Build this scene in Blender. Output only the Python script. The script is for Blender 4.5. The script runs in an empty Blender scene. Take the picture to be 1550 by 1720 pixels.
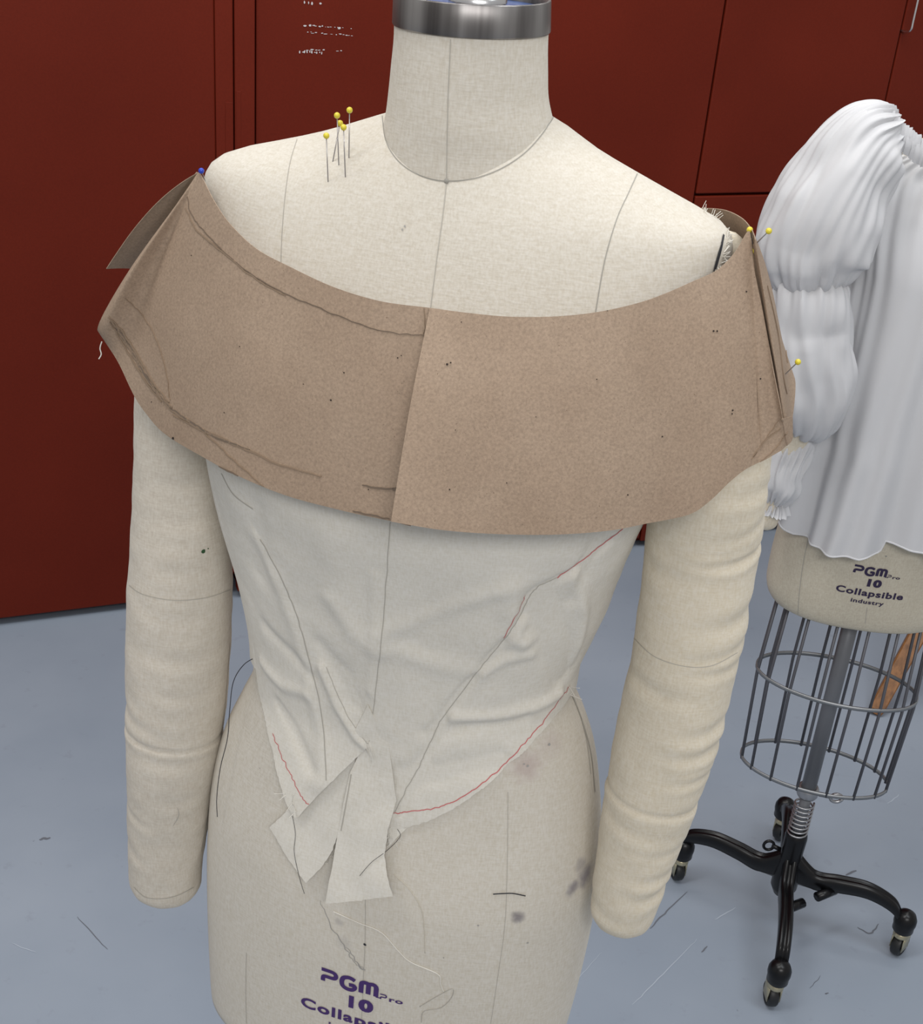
import bpy, bmesh, math, random
from mathutils import Vector, Matrix, geometry
from mathutils.bvhtree import BVHTree
from mathutils import noise as mnoise
R = math.radians
random.seed(7)
SC = bpy.context.scene
COL = SC.collection
V = Vector

# ------------------------------------------------------------------ camera
FPX, PITCH, ROLL, H = 2200.0, R(28), R(4.9), 1.72
cf = V((0, math.cos(PITCH), -math.sin(PITCH)))
_r0 = V((1, 0, 0)); _u0 = V((0, math.sin(PITCH), math.cos(PITCH)))
cr = math.cos(ROLL)*_r0 + math.sin(ROLL)*_u0
cu = math.cos(ROLL)*_u0 - math.sin(ROLL)*_r0
CAM = V((0, 0, H))
cam_d = bpy.data.cameras.new('camera')
cam_d.sensor_fit = 'HORIZONTAL'; cam_d.sensor_width = 36
cam_d.lens = FPX/1550*36
cam_d.clip_start = 0.02
cam = bpy.data.objects.new('camera', cam_d); COL.objects.link(cam)
m = Matrix((cr, cu, -cf)).transposed().to_4x4(); m.translation = CAM
cam.matrix_world = m
SC.camera = cam

# ------------------------------------------------------------------ light
SC.view_settings.view_transform = 'Standard'; SC.view_settings.look = 'None'
SC.view_settings.gamma = 1; SC.view_settings.exposure = -0.10
world = bpy.data.worlds.new('room_air'); SC.world = world; world.use_nodes = True
world.node_tree.nodes['Background'].inputs[0].default_value = (1.0, 0.985, 0.975, 1)
world.node_tree.nodes['Background'].inputs[1].default_value = 0.42
def area(name, loc, size, power, target, color=(1, 1, 1)):
    l = bpy.data.lights.new(name, 'AREA'); l.shape = 'RECTANGLE'
    l.size, l.size_y = size; l.energy = power; l.color = color
    o = bpy.data.objects.new(name, l); COL.objects.link(o); o.location = loc
    o.rotation_euler = (V(target)-V(loc)).to_track_quat('-Z', 'Y').to_euler()
    return o
area('ceiling_or_fill_light', (-1.0, 0.7, 3.9), (0.5, 2.0), 44, (-0.45, 1.0, 0), (1.0, 0.99, 0.98))
area('ceiling_or_fill_light', (1.2, 1.0, 3.9), (0.5, 2.0), 32, (0.8, 1.3, 0), (0.90, 0.95, 1.0))
area('ceiling_or_fill_light', (0.1, 2.2, 2.9), (2.6, 0.3), 22, (0.1, 2.75, 1.3), (1.0, 0.97, 0.93))  # added strip near the wall top, brightens the upper cabinet fronts
area('ceiling_or_fill_light', (0.4, -1.7, 3.1), (2.0, 0.6), 52, (0.2, 0.4, 0.5), (1.0, 0.99, 0.98))

# ------------------------------------------------------------------ helpers
def ray(px, py): return (FPX*cf + (px-775)*cr - (py-860)*cu)
def atY(px, py, Y): d = ray(px, py); return CAM + d*(Y/d.y)
def atZ(px, py, z=0.0): d = ray(px, py); return CAM + d*((z-H)/d.z)
def hit(bvh, px, py):
    d = ray(px, py).normalized(); r = bvh.ray_cast(CAM, d)
    return (r[0], r[1] if r[1].dot(d) < 0 else -r[1]) if r[0] else (None, None)
def catmull(P, n=8):
    P = [V(p) for p in P]; out = []
    for i in range(len(P)-1):
        p0 = P[max(i-1, 0)]; p1 = P[i]; p2 = P[i+1]; p3 = P[min(i+2, len(P)-1)]
        for k in range(n):
            t = k/n
            out.append(0.5*((2*p1)+(p2-p0)*t+(2*p0-5*p1+4*p2-p3)*t*t+(3*p1-p0-3*p2+p3)*t*t*t))
    out.append(P[-1]); return out
def interp(tab, x):
    """tab: sorted list of (x, v...); piecewise-cubic-ish (smooth) interpolation"""
    if x <= tab[0][0]: return tab[0][1:]
    if x >= tab[-1][0]: return tab[-1][1:]
    for i in range(len(tab)-1):
        if tab[i][0] <= x <= tab[i+1][0]: break
    a, b = tab[i], tab[i+1]; h = b[0]-a[0]; t = (x-a[0])/h
    pa = tab[i-1] if i > 0 else a; pb = tab[i+2] if i+2 < len(tab) else b
    res = []
    for k in range(1, len(a)):
        ma = (b[k]-pa[k])/(b[0]-pa[0])*h if b[0] != pa[0] else 0
        mb = (pb[k]-a[k])/(pb[0]-a[0])*h if pb[0] != a[0] else 0
        s = (b[k]-a[k])
        if s == 0: ma = mb = 0
        else:
            lim = 3*abs(s)
            ma = max(-lim, min(lim, ma)) if ma*s > 0 else 0
            mb = max(-lim, min(lim, mb)) if mb*s > 0 else 0
        res.append((2*t**3-3*t*t+1)*a[k]+(t**3-2*t*t+t)*ma+(-2*t**3+3*t*t)*b[k]+(t**3-t*t)*mb)
    return res
def lin(tab, x):
    if x <= tab[0][0]: return tab[0][1]
    for a, b in zip(tab, tab[1:]):
        if x <= b[0]: return a[1]+(b[1]-a[1])*(x-a[0])/max(b[0]-a[0], 1e-9)
    return tab[-1][1]
def setp(o, label=None, cat=None, group=None, kind=None):
    if label: o['label'] = label
    if cat: o['category'] = cat
    if group: o['group'] = group
    if kind: o['kind'] = kind
    return o
def obj(name, bm, mats, parent=None, smooth=True):
    me = bpy.data.meshes.new(name); bm.normal_update(); bm.to_mesh(me); bm.free()
    for p in me.polygons: p.use_smooth = smooth
    for mt in (mats if isinstance(mats, (list, tuple)) else [mats]): me.materials.append(mt)
    o = bpy.data.objects.new(name, me); COL.objects.link(o)
    if parent: o.parent = parent; o.matrix_parent_inverse = Matrix.Translation(-parent.location)
    return o
def empty(name, loc):
    o = bpy.data.objects.new(name, None); COL.objects.link(o); o.location = loc; o.empty_display_size = .05
    return o
def solid(o, t, off=0):
    md = o.modifiers.new('thickness', 'SOLIDIFY'); md.thickness = t; md.offset = off
    o.modifiers.new('crisp', 'EDGE_SPLIT').split_angle = R(50); return o
def grid(bm, P, closed_u=False, mi=0):
    """P[i][j] points"""
    vs = [[bm.verts.new(p) for p in row] for row in P]
    n = len(vs)
    for i in range(n if closed_u else n-1):
        a = vs[i]; b = vs[(i+1) % n]
        for j in range(len(a)-1):
            f = bm.faces.new((a[j], b[j], b[j+1], a[j+1])); f.material_index = mi; f.smooth = True
    return vs
def tube(bm, pts, rad, n=10, mi=0, cap=True):
    pts = [V(p) for p in pts]; rings = []
    t0 = (pts[1]-pts[0]).normalized()
    up = V((0, 0, 1)) if abs(t0.z) < .9 else V((1, 0, 0))
    x = t0.cross(up).normalized()
    for i, p in enumerate(pts):
        t = (pts[min(i+1, len(pts)-1)]-pts[max(i-1, 0)])
        if t.length < 1e-9: t = t0
        t = t.normalized(); x = (x-t*x.dot(t)).normalized(); y = t.cross(x)
        r = rad[i] if isinstance(rad, (list, tuple)) else rad
        rings.append([bm.verts.new(p+(x*math.cos(2*math.pi*k/n)+y*math.sin(2*math.pi*k/n))*r) for k in range(n)])
    for a, b in zip(rings, rings[1:]):
        for k in range(n):
            f = bm.faces.new((a[k], a[(k+1) % n], b[(k+1) % n], b[k])); f.material_index = mi; f.smooth = True
    if cap:
        for rg, rev in ((rings[0], True), (rings[-1], False)):
            f = bm.faces.new(list(reversed(rg)) if rev else rg); f.material_index = mi
    return rings
def lathe(bm, prof, c, n=48, mi=0, axis=V((0, 0, 1))):
    q = V((0, 0, 1)).rotation_difference(axis)
    P = [[V(c)+q @ V((r*math.cos(2*math.pi*k/n), r*math.sin(2*math.pi*k/n), z)) for r, z in prof] for k in range(n)]
    grid(bm, P, True, mi)
def box(bm, M, x0, x1, y0, y1, z0, z1, bev=0, mi=0):
    ret = bmesh.ops.create_cube(bm, size=1)
    vs = ret['verts']
    for v in vs:
        v.co = V(((x0+x1)/2+v.co.x*(x1-x0), (y0+y1)/2+v.co.y*(y1-y0), (z0+z1)/2+v.co.z*(z1-z0)))
    fs = set(f for v in vs for f in v.link_faces)
    if bev:
        es = list(set(e for v in vs for e in v.link_edges))
        r_ = bmesh.ops.bevel(bm, geom=es, offset=bev, segments=2, profile=.5, affect='EDGES', clamp_overlap=True)
        vs = list(set(list(r_['verts'])+[v for v in vs if v.is_valid])); fs = set(f for v in vs for f in v.link_faces)
    for v in set(v for f in fs for v in f.verts): v.co = M @ v.co
    for f in fs: f.material_index = mi
def ribbon(bm, pts, nrm, w, off=0.0004, mi=0):
    """thin mark lying on a surface"""
    n = len(pts); L = []
    for i in range(n):
        t = (pts[min(i+1, n-1)]-pts[max(i-1, 0)])
        if t.length < 1e-8: continue
        s = t.normalized().cross(nrm[i]).normalized()
        ww = w[i] if isinstance(w, list) else w
        c = pts[i]+nrm[i]*off
        L.append((bm.verts.new(c-s*ww/2), bm.verts.new(c+s*ww/2)))
    for a, b in zip(L, L[1:]):
        f = bm.faces.new((a[0], a[1], b[1], b[0])); f.material_index = mi; f.smooth = True
def mark(bm, bvh, px, w, mi, off=0.0004, n=10, smooth=True, jit=0):
    P = [V((a, b, 0)) for a, b in px]
    P = catmull(P, n) if smooth else [P[i].lerp(P[i+1], k/n) for i in range(len(P)-1) for k in range(n)]+[P[-1]]
    pts, nr = [], []
    for i, p in enumerate(P):
        jx = mnoise.noise(V((i*.35, p.x*.1, 3)))*jit; jy = mnoise.noise(V((i*.35, 9, p.y*.1)))*jit
        q, nn = hit(bvh, p.x+jx, p.y+jy)
        if q is None: continue
        if pts and (q-pts[-1]).length > .03: pts, nr = [], []
        pts.append(q); nr.append(nn)
    if len(pts) < 2: return
    if w < 0:   # tapered stroke
        k = len(pts); ws = [-w*(.35+.65*math.sin(math.pi*(i+.5)/k)) for i in range(k)]
    else: ws = w
    ribbon(bm, pts, nr, ws, off, mi)
def bvh_of(bm): bm.normal_update(); return BVHTree.FromBMesh(bm)
def polyfill(poly, step, fn, bm, mi=0):
    """fill a 2-D outline with small faces, fn(u,v)->3-D"""
    # densify the edge
    ed = []
    for i in range(len(poly)):
        a = V(poly[i]); b = V(poly[(i+1) % len(poly)]); k = max(1, int((b-a).length/step))
        ed += [a.lerp(b, j/k) for j in range(k)]
    xs = [p.x for p in ed]; ys = [p.y for p in ed]
    def inside(x, y):
        c = False; n = len(ed)
        for i in range(n):
            a = ed[i]; b = ed[i-1]
            if (a.y > y) != (b.y > y) and x < (b.x-a.x)*(y-a.y)/(b.y-a.y)+a.x: c = not c
        return c
    pts = list(ed)
    y = min(ys)+step/2; row = 0
    while y < max(ys):
        x = min(xs)+step/2+(row % 2)*step/2
        while x < max(xs):
            if inside(x, y) and min((e.x-x)**2+(e.y-y)**2 for e in ed) > (step*.5)**2: pts.append(V((x, y)))
            x += step
        y += step*.87; row += 1
    n = len(ed)
    r = geometry.delaunay_2d_cdt([V((p.x, p.y)) for p in pts], [], [list(range(n))], 1, 1e-7)
    vs = [bm.verts.new(fn(p.x, p.y)) for p in r[0]]
    for f in r[2]:
        try:
            ff = bm.faces.new([vs[i] for i in f]); ff.material_index = mi; ff.smooth = True
        except ValueError: pass

# ------------------------------------------------------------------ materials
def nt(name):
    mt = bpy.data.materials.new(name); mt.use_nodes = True
    return mt, mt.node_tree, mt.node_tree.nodes['Principled BSDF']
def tex_coord(t, scale=(1, 1, 1), kind='Object'):
    c = t.nodes.new('ShaderNodeTexCoord'); mp = t.nodes.new('ShaderNodeMapping')
    mp.inputs['Scale'].default_value = scale; t.links.new(c.outputs[kind], mp.inputs[0]); return mp.outputs[0]
def noise_n(t, vec, scale, detail=4, rough=.5):
    n = t.nodes.new('ShaderNodeTexNoise'); n.inputs['Scale'].default_value = scale
    n.inputs['Detail'].default_value = detail; n.inputs['Roughness'].default_value = rough
    t.links.new(vec, n.inputs['Vector']); return n.outputs['Fac']
def ramp(t, fac, stops):
    r_ = t.nodes.new('ShaderNodeValToRGB'); e = r_.color_ramp.elements
    while len(e) < len(stops): e.new(.5)
    for k, (p, c) in enumerate(stops):
        e[k].position = p; e[k].color = (*c, 1) if len(c) == 3 else c
    t.links.new(fac, r_.inputs[0]); return r_.outputs[0]
def mixc(t, fac, a, b, mode='MIX'):
    mx = t.nodes.new('ShaderNodeMix'); mx.data_type = 'RGBA'; mx.blend_type = mode
    for s, val in ((0, fac), (6, a), (7, b)):
        if hasattr(val, 'links') or isinstance(val, bpy.types.NodeSocket): t.links.new(val, mx.inputs[s])
        elif s == 0: mx.inputs[0].default_value = val
        else: mx.inputs[s].default_value = (*val, 1)
    return mx.outputs[2]
def bump(t, b, h, strength, dist=.001):
    bp = t.nodes.new('ShaderNodeBump'); bp.inputs['Strength'].default_value = strength
    bp.inputs['Distance'].default_value = dist; t.links.new(h, bp.inputs['Height'])
    t.links.new(bp.outputs[0], b.inputs['Normal'])
def srgb(r_, g, b_):
    f = lambda c: (c/255/12.92) if c/255 <= .04045 else ((c/255+.055)/1.055)**2.4
    return (f(r_), f(g), f(b_))
def plain(name, col, rough=.6, metal=0.0, spec=.5):
    mt, t, b = nt(name); b.inputs['Base Color'].default_value = (*col, 1)
    b.inputs['Roughness'].default_value = rough; b.inputs['Metallic'].default_value = metal
    b.inputs['Specular IOR Level'].default_value = spec; return mt
def fabric(name, col, var=.12, weave=1500, blot=6, stains=(), bstr=.25):
    mt, t, b = nt(name)
    v = tex_coord(t)
    n1 = noise_n(t, v, blot, 3); n2 = noise_n(t, tex_coord(t, (1, 1, .25)), 620, 2); n3 = noise_n(t, tex_coord(t, (.2, .2, 1)), 700, 2)
    c = mixc(t, ramp(t, n1, [(.3, (0, 0, 0)), (.75, (1, 1, 1))]), tuple(x*(1-var) for x in col), tuple(min(1, x*(1+var*.4)) for x in col))
    c = mixc(t, .16, c, ramp(t, n2, [(.3, (.25, .25, .25)), (.7, (.8, .8, .8))]), 'OVERLAY')
    c = mixc(t, .12, c, ramp(t, n3, [(.3, (.25, .25, .25)), (.7, (.8, .8, .8))]), 'OVERLAY')
    for (p, rad, sc, amt) in stains:
        vm = t.nodes.new('ShaderNodeVectorMath'); vm.operation = 'DISTANCE'; vm.inputs[1].default_value = p
        wn = t.nodes.new('ShaderNodeTexNoise'); wn.inputs['Scale'].default_value = 90; t.links.new(v, wn.inputs['Vector'])
        vv = t.nodes.new('ShaderNodeVectorMath'); vv.operation = 'MULTIPLY_ADD'
        t.links.new(wn.outputs['Color'], vv.inputs[0]); vv.inputs[1].default_value = (rad*.9,)*3
        t.links.new(v, vv.inputs[2])
        vs = t.nodes.new('ShaderNodeVectorMath'); vs.operation = 'SUBTRACT'; vs.inputs[1].default_value = (rad*.45,)*3
        t.links.new(vv.outputs[0], vs.inputs[0]); t.links.new(vs.outputs[0], vm.inputs[0])
        mr = t.nodes.new('ShaderNodeMapRange'); mr.interpolation_type = 'SMOOTHSTEP'
        mr.inputs['From Min'].default_value = rad; mr.inputs['From Max'].default_value = rad*.2
        mr.inputs['To Max'].default_value = amt
        t.links.new(vm.outputs['Value'], mr.inputs['Value']); c = mixc(t, mr.outputs[0], c, sc)
    t.links.new(c, b.inputs['Base Color']); b.inputs['Roughness'].default_value = .93
    b.inputs['Specular IOR Level'].default_value = .15
    b.inputs['Sheen Weight'].default_value = .08
    hsum = t.nodes.new('ShaderNodeMath'); hsum.operation = 'ADD'; t.links.new(n2, hsum.inputs[0]); t.links.new(n3, hsum.inputs[1])
    bump(t, b, hsum.outputs[0], bstr, .0006)
    return mt

M_PAPER, t, b = nt('kraft_paper')
v = tex_coord(t); pn = noise_n(t, v, 14, 3); pf = noise_n(t, v, 520, 3, .7); pg = noise_n(t, v, 900, 2)
c = mixc(t, ramp(t, pn, [(.3, (0, 0, 0)), (.7, (1, 1, 1))]), (.320, .232, .165), (.370, .275, .200))
c = mixc(t, .34, c, ramp(t, pf, [(.3, (.22, .22, .22)), (.5, (.5, .5, .5)), (.72, (.78, .78, .78))]), 'OVERLAY')
sp = ramp(t, pg, [(.70, (0, 0, 0)), (.76, (1, 1, 1))]); c = mixc(t, sp, c, (.14, .09, .055))
t.links.new(c, b.inputs['Base Color']); b.inputs['Roughness'].default_value = .72; b.inputs['Specular IOR Level'].default_value = .28
bump(t, b, pf, .12, .0006)
M_PENCIL = plain('graphite', (.165, .12, .085), .6)
M_PENCIL_SOFT = plain('faint_graphite', (.255, .18, .12), .7)
M_PHOLE = plain('pin_hole', (.03, .02, .015), .9)
M_MUSLIN = fabric('muslin', (.71, .675, .60), .05, blot=9, bstr=.2)
M_ARM = fabric('arm_canvas', (.69, .62, .495), .09, blot=10)
M_ARM_L = fabric('arm_canvas_pale', (.62, .565, .48), .07, blot=10)
M_SEAM = plain('seam_dark', (.33, .315, .28), .95)  # darker tone for seam lines, stitches and small dots
M_SEAM_SOFT = plain('seam_soft', (.43, .405, .355), .95)
M_RED = plain('red_thread', (.60, .16, .16), .9)
M_BLACKTH = plain('black_thread', (.03, .03, .035), .8)
M_WHITETH = plain('white_thread', (.78, .75, .68), .9)
M_CREAMTH = plain('cream_thread', (.62, .57, .47), .9)
M_GREEN = plain('green_stain', (.03, .08, .03), .9)
M_PRINT = plain('purple_print', (.055, .02, .135), .7)
M_PRINT2 = plain('dark_purple_print', (.03, .018, .06), .7)
M_PINY = plain('yellow_plastic', (.72, .60, .05), .3)
M_PINB = plain('blue_plastic', (.02, .05, .45), .25)
M_PINS = plain('pin_steel', (.45, .43, .42), .3, .9)
M_BAND, t, b = nt('brushed_steel')
bn = noise_n(t, tex_coord(t, (1, 1, .01)), 55, 3)
t.links.new(ramp(t, bn, [(.3, (.07, .062, .06)), (.7, (.38, .365, .355))]), b.inputs['Base Color'])
b.inputs['Metallic'].default_value = .9; b.inputs['Roughness'].default_value = .38
M_CAPBLUE = plain('blue_steel_cap', (.10, .18, .45), .3, .6)
M_CHROME = plain('chrome', (.75, .75, .76), .25, 1)
M_STEEL = plain('zinc_steel', (.42, .42, .43), .35, .9)
M_WIRE = plain('cage_wire', (.13, .13, .145), .5, .55)
M_RING = plain('cage_ring', (.30, .31, .32), .42, .7)
M_POLE = plain('grey_pole', (.20, .205, .22), .42, .3)
M_IRON = plain('black_iron', (.004, .004, .005), .30, .0, .35)
M_RUBBER = plain('black_rubber', (.012, .013, .014), .45)
M_BRASS = plain('brass_bracket', (.55, .50, .35), .3, .9)
M_WOOD, t, b = nt('oak_wood')
wn = noise_n(t, tex_coord(t, (6, 6, .6)), 18, 4)
t.links.new(ramp(t, wn, [(.3, (.13, .052, .014)), (.7, (.30, .13, .04))]), b.inputs['Base Color']); b.inputs['Roughness'].default_value = .45
def redmat(name, k=1.0):
    mt, t, b = nt(name); v = tex_coord(t)
    n = noise_n(t, v, 260, 3, .6); n2 = noise_n(t, v, 3, 2)
    c = mixc(t, ramp(t, n2, [(.3, (0, 0, 0)), (.7, (1, 1, 1))]), (.108*k, .0108*k, .0038*k), (.128*k, .0134*k, .0050*k))
    c = mixc(t, .25, c, ramp(t, n, [(.3, (.35, .35, .35)), (.7, (.65, .65, .65))]), 'OVERLAY')
    t.links.new(c, b.inputs['Base Color']); b.inputs['Roughness'].default_value = .5; b.inputs['Specular IOR Level'].default_value = .16
    bump(t, b, n, .12, .0004); return mt
M_CAB = redmat('red_cabinet_paint'); M_CAB2 = redmat('red_cabinet_trim', 1.05)
M_GAP_ = plain('dark_gap', (.012, .006, .005), .9)
M_FLOOR, t, b = nt('painted_concrete')
v = tex_coord(t); n1 = noise_n(t, v, 2.2, 4); n2 = noise_n(t, v, 26, 5, .6); n3 = noise_n(t, v, 46, 4, .75); n4 = noise_n(t, v, 8, 3)
c = mixc(t, ramp(t, n1, [(.3, (0, 0, 0)), (.7, (1, 1, 1))]), (.245, .290, .355), (.30, .345, .41))
c = mixc(t, ramp(t, n2, [(.62, (0, 0, 0)), (.8, (.5, .5, .5))]), c, (.20, .22, .265))
sp = t.nodes.new('ShaderNodeMath'); sp.operation = 'MULTIPLY'
t.links.new(ramp(t, n3, [(.70, (0, 0, 0)), (.74, (1, 1, 1))]), sp.inputs[0]); t.links.new(ramp(t, n4, [(.5, (0, 0, 0)), (.62, (.8, .8, .8))]), sp.inputs[1])
c = mixc(t, sp.outputs[0], c, (.10, .105, .12))
t.links.new(c, b.inputs['Base Color']); b.inputs['Roughness'].default_value = .5; b.inputs['Specular IOR Level'].default_value = .35
bump(t, b, n2, .08, .002)
M_SCUFF = plain('floor_scuff', (.13, .14, .165), .8); M_SCRATCH = plain('floor_scratch', (.40, .45, .52), .8)
M_BLOUSE, t, b = nt('white_organza')
nb = noise_n(t, tex_coord(t), 800, 2)
b.inputs['Base Color'].default_value = (.78, .78, .795, 1); b.inputs['Roughness'].default_value = .5
b.inputs['Sheen Weight'].default_value = .2; b.inputs['Specular IOR Level'].default_value = .35
tr = t.nodes.new('ShaderNodeBsdfTranslucent'); tr.inputs[0].default_value = (.85, .85, .87, 1)
tp = t.nodes.new('ShaderNodeBsdfTransparent'); mx1 = t.nodes.new('ShaderNodeMixShader'); mx2 = t.nodes.new('ShaderNodeMixShader')
mx1.inputs[0].default_value = .22; mx2.inputs[0].default_value = .10
out = t.nodes['Material Output']
t.links.new(b.outputs[0], mx1.inputs[1]); t.links.new(tr.outputs[0], mx1.inputs[2])
t.links.new(mx1.outputs[0], mx2.inputs[1]); t.links.new(tp.outputs[0], mx2.inputs[2]); t.links.new(mx2.outputs[0], out.inputs[0])

# ------------------------------------------------------------------ floor
bm = bmesh.new()
bmesh.ops.create_grid(bm, x_segments=2, y_segments=2, size=3.2)
for v_ in bm.verts: v_.co.y += 1.6
fb = bvh_of(bm)
for px, w, mi in [([(1092, 1560), (1112, 1538), (1154, 1498)], -.005, 1), ([(1062, 1688), (1100, 1650), (1170, 1578)], -.003, 2),
                  ([(1200, 1545), (1235, 1525)], -.004, 2), ([(1420, 1470), (1438, 1462)], -.008, 1), ([(1490, 1350), (1510, 1335)], -.004, 2),
                  ([(66, 1410), (84, 1408)], -.010, 1), ([(130, 1540), (180, 1595)], -.003, 1), ([(20, 1585), (60, 1600)], -.003, 2),
                  ([(1440, 1558), (1462, 1568), (1475, 1552)], -.006, 1), ([(1360, 1660), (1378, 1640)], -.002, 1),
                  ([(935, 1700), (975, 1640), (1010, 1600)], -.002, 2), ([(1178, 1600), (1188, 1590)], -.005, 1), ([(1386, 1670), (1391, 1668)], -.004, 1)]:
    mark(bm, fb, px, w*.55, mi, off=.0006, jit=1.5)
setp(obj('floor', bm, [M_FLOOR, M_SCUFF, M_SCRATCH], smooth=False), kind='structure')

# ------------------------------------------------------------------ cabinets
WA = atZ(0, 1053); WB = atZ(1275, 896)
wd = (WB-WA).normalized(); wn_ = V((wd.y, -wd.x, 0)).normalized()      # wn_ points to the room
def wu(px, py):
    d = ray(px, py); t_ = (WA-CAM).dot(wn_)/d.dot(wn_); p = CAM+d*t_; return (p-WA).dot(wd), p.z
WM = Matrix((wd, wn_, V((0, 0, 1)))).transposed().to_4x4(); WM.translation = WA
bm = bmesh.new(); box(bm, WM, -2.6, 4.5, -.68, -.56, 0, 2.6)
M_WALL = plain('wall_paint', (.55, .54, .52), .8)
setp(obj('wall_back', bm, M_WALL, smooth=False), kind='structure')
def bx(name, mat, par, x0, x1, y0, y1, z0, z1, bev=.002):
    bm = bmesh.new(); box(bm, WM, x0, x1, y0, y1, z0, z1, bev); return obj(name, bm, mat, par, smooth=False)
TOPZ = 2.05
uA = wu(362, 130)[0]; uB = wu(392.5, 130)[0]; uC = wu(429, 130)[0]
c1 = empty('cabinet', WM @ V((uB-.6, -.25, 0)))
setp(c1, 'tall dark red cabinet on the left with a broad flat door', 'cabinet')
bx('cabinet_body', M_CAB, c1, -.95, uB, -.5, -.022, .055, TOPZ)
bx('plinth', M_CAB, c1, -.95, uB-.02, -.5, -.05, .0, .055)
bx('door', M_CAB, c1, -.94, uA-.001, -.021, 0, .022, TOPZ-.01, .003)
bx('stile', M_CAB2, c1, uA-.001, uB-.0012, -.021, .0035, .075, TOPZ-.01, .003)
hz = wu(378, 171)[1]
bx('hinge_cover', M_CAB2, c1, uA+.018, uB-.003, .0034, .0045, .09, hz, .001)
c2 = empty('cabinet', WM @ V(((uB+1.645)/2, -.25, 0)))
setp(c2, 'red cabinet directly behind the front dress form, white label residue on its door', 'cabinet')
uD = wu(1194, 165)[0]
bx('cabinet_body', M_CAB, c2, uB+.0015, uD-.001, -.5, -.022, .06, TOPZ)
bx('plinth', M_CAB, c2, uB+.012, uD-.01, -.5, -.04, .0, .06)
bx('stile', M_CAB2, c2, uB+.0008, uC-.002, -.021, .006, .02, TOPZ-.01, .003)
hz = wu(400, 152)[1]
bx('hinge_cover', M_CAB2, c2, uB+.004, uB+.013, .0058, .0068, .09, hz, .001)
bx('hinge_cover', M_CAB2, c2, uB+.002, uC-.004, .006, .011, .045, wu(412, 945)[1]+.0, .001)
dr = bx('door', M_CAB, c2, uC+.0015, uD-.002, -.021, -.002, .03, TOPZ-.01, .003)
c3 = empty('cabinet', WM @ V((uD+.5, -.25, 0)))
setp(c3, 'red cabinet at the upper right behind the white blouse, doors with wire pulls', 'cabinet')
uE = wu(1505, 92)[0]; zE = wu(1225, 327)[1]
bx('cabinet_body', M_CAB, c3, uD+.001, uE+1.2, -.5, -.022, .06, TOPZ)
bx('plinth', M_CAB, c3, uD+.002, uE+1.2, -.5, -.04, 0, .06)
d1 = bx('door', M_CAB, c3, uD+.002, uE-.002, -.021, -.001, zE+.003, TOPZ-.01, .003)
d2 = bx('door', M_CAB, c3, uE+.002, uE+.62, -.021, -.001, zE+.003, TOPZ-.01, .003)
bx('drawer', M_CAB, c3, uD+.002, uE-.002, -.021, -.001, .02, zE-.003, .003)
bx('drawer', M_CAB, c3, uE+.002, uE+.62, -.021, -.001, .02, zE-.003, .003)
def pull(px, py, par):
    u_, z_ = wu(px, py); bm = bmesh.new()
    pts = catmull([(u_, -.004, z_), (u_, .016, z_), (u_, .03, z_+.008), (u_, .031, z_+.03), (u_, .031, z_+.11), (u_, .03, z_+.132), (u_, .016, z_+.14), (u_, -.004, z_+.14)], 6)
    tube(bm, [WM @ p for p in pts], .0028, 8)
    obj('handle', bm, M_CHROME, par)
pull(1515, 52, d1); pull(1560, 58, d2)
# white label residue: small torn paper scraps
rr = random.Random(3); M_RES = plain('paper_residue', (.55, .52, .52), .8)
def residue(rowdef):
    bm = bmesh.new()
    for (xs, y0, sl, wmax, hmax, pr) in rowdef:
        for x in xs:
            if rr.random() > pr: continue
            u_, z_ = wu(x+rr.random()*3, y0+(x-510)*sl+rr.random()*2); k = 7; w = .0010+wmax*rr.random(); h = .0006+hmax*rr.random(); vs = []
            for i in range(k):
                a = 2*math.pi*i/k; q = .55+.5*rr.random()
                vs.append(bm.verts.new(WM @ V((u_+math.cos(a)*w*q, -.0012, z_+math.sin(a)*h*q))))
            bm.faces.new(vs)
    o = obj('label_residue', bm, M_RES, dr, smooth=False); o['kind'] = 'stuff'
residue([(range(510, 552, 7), 3, .09, .0025, .0040, .85)])
residue([(range(510, 592, 5), 42, .06, .0035, .0018, .8), (range(510, 592, 5), 53, .07, .0045, .0008, .8)])
residue([(range(503, 540, 4), 86, .05, .0016, .0040, .9), (range(515, 578, 7), 83, .02, .0040, .0008, .6)])

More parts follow.
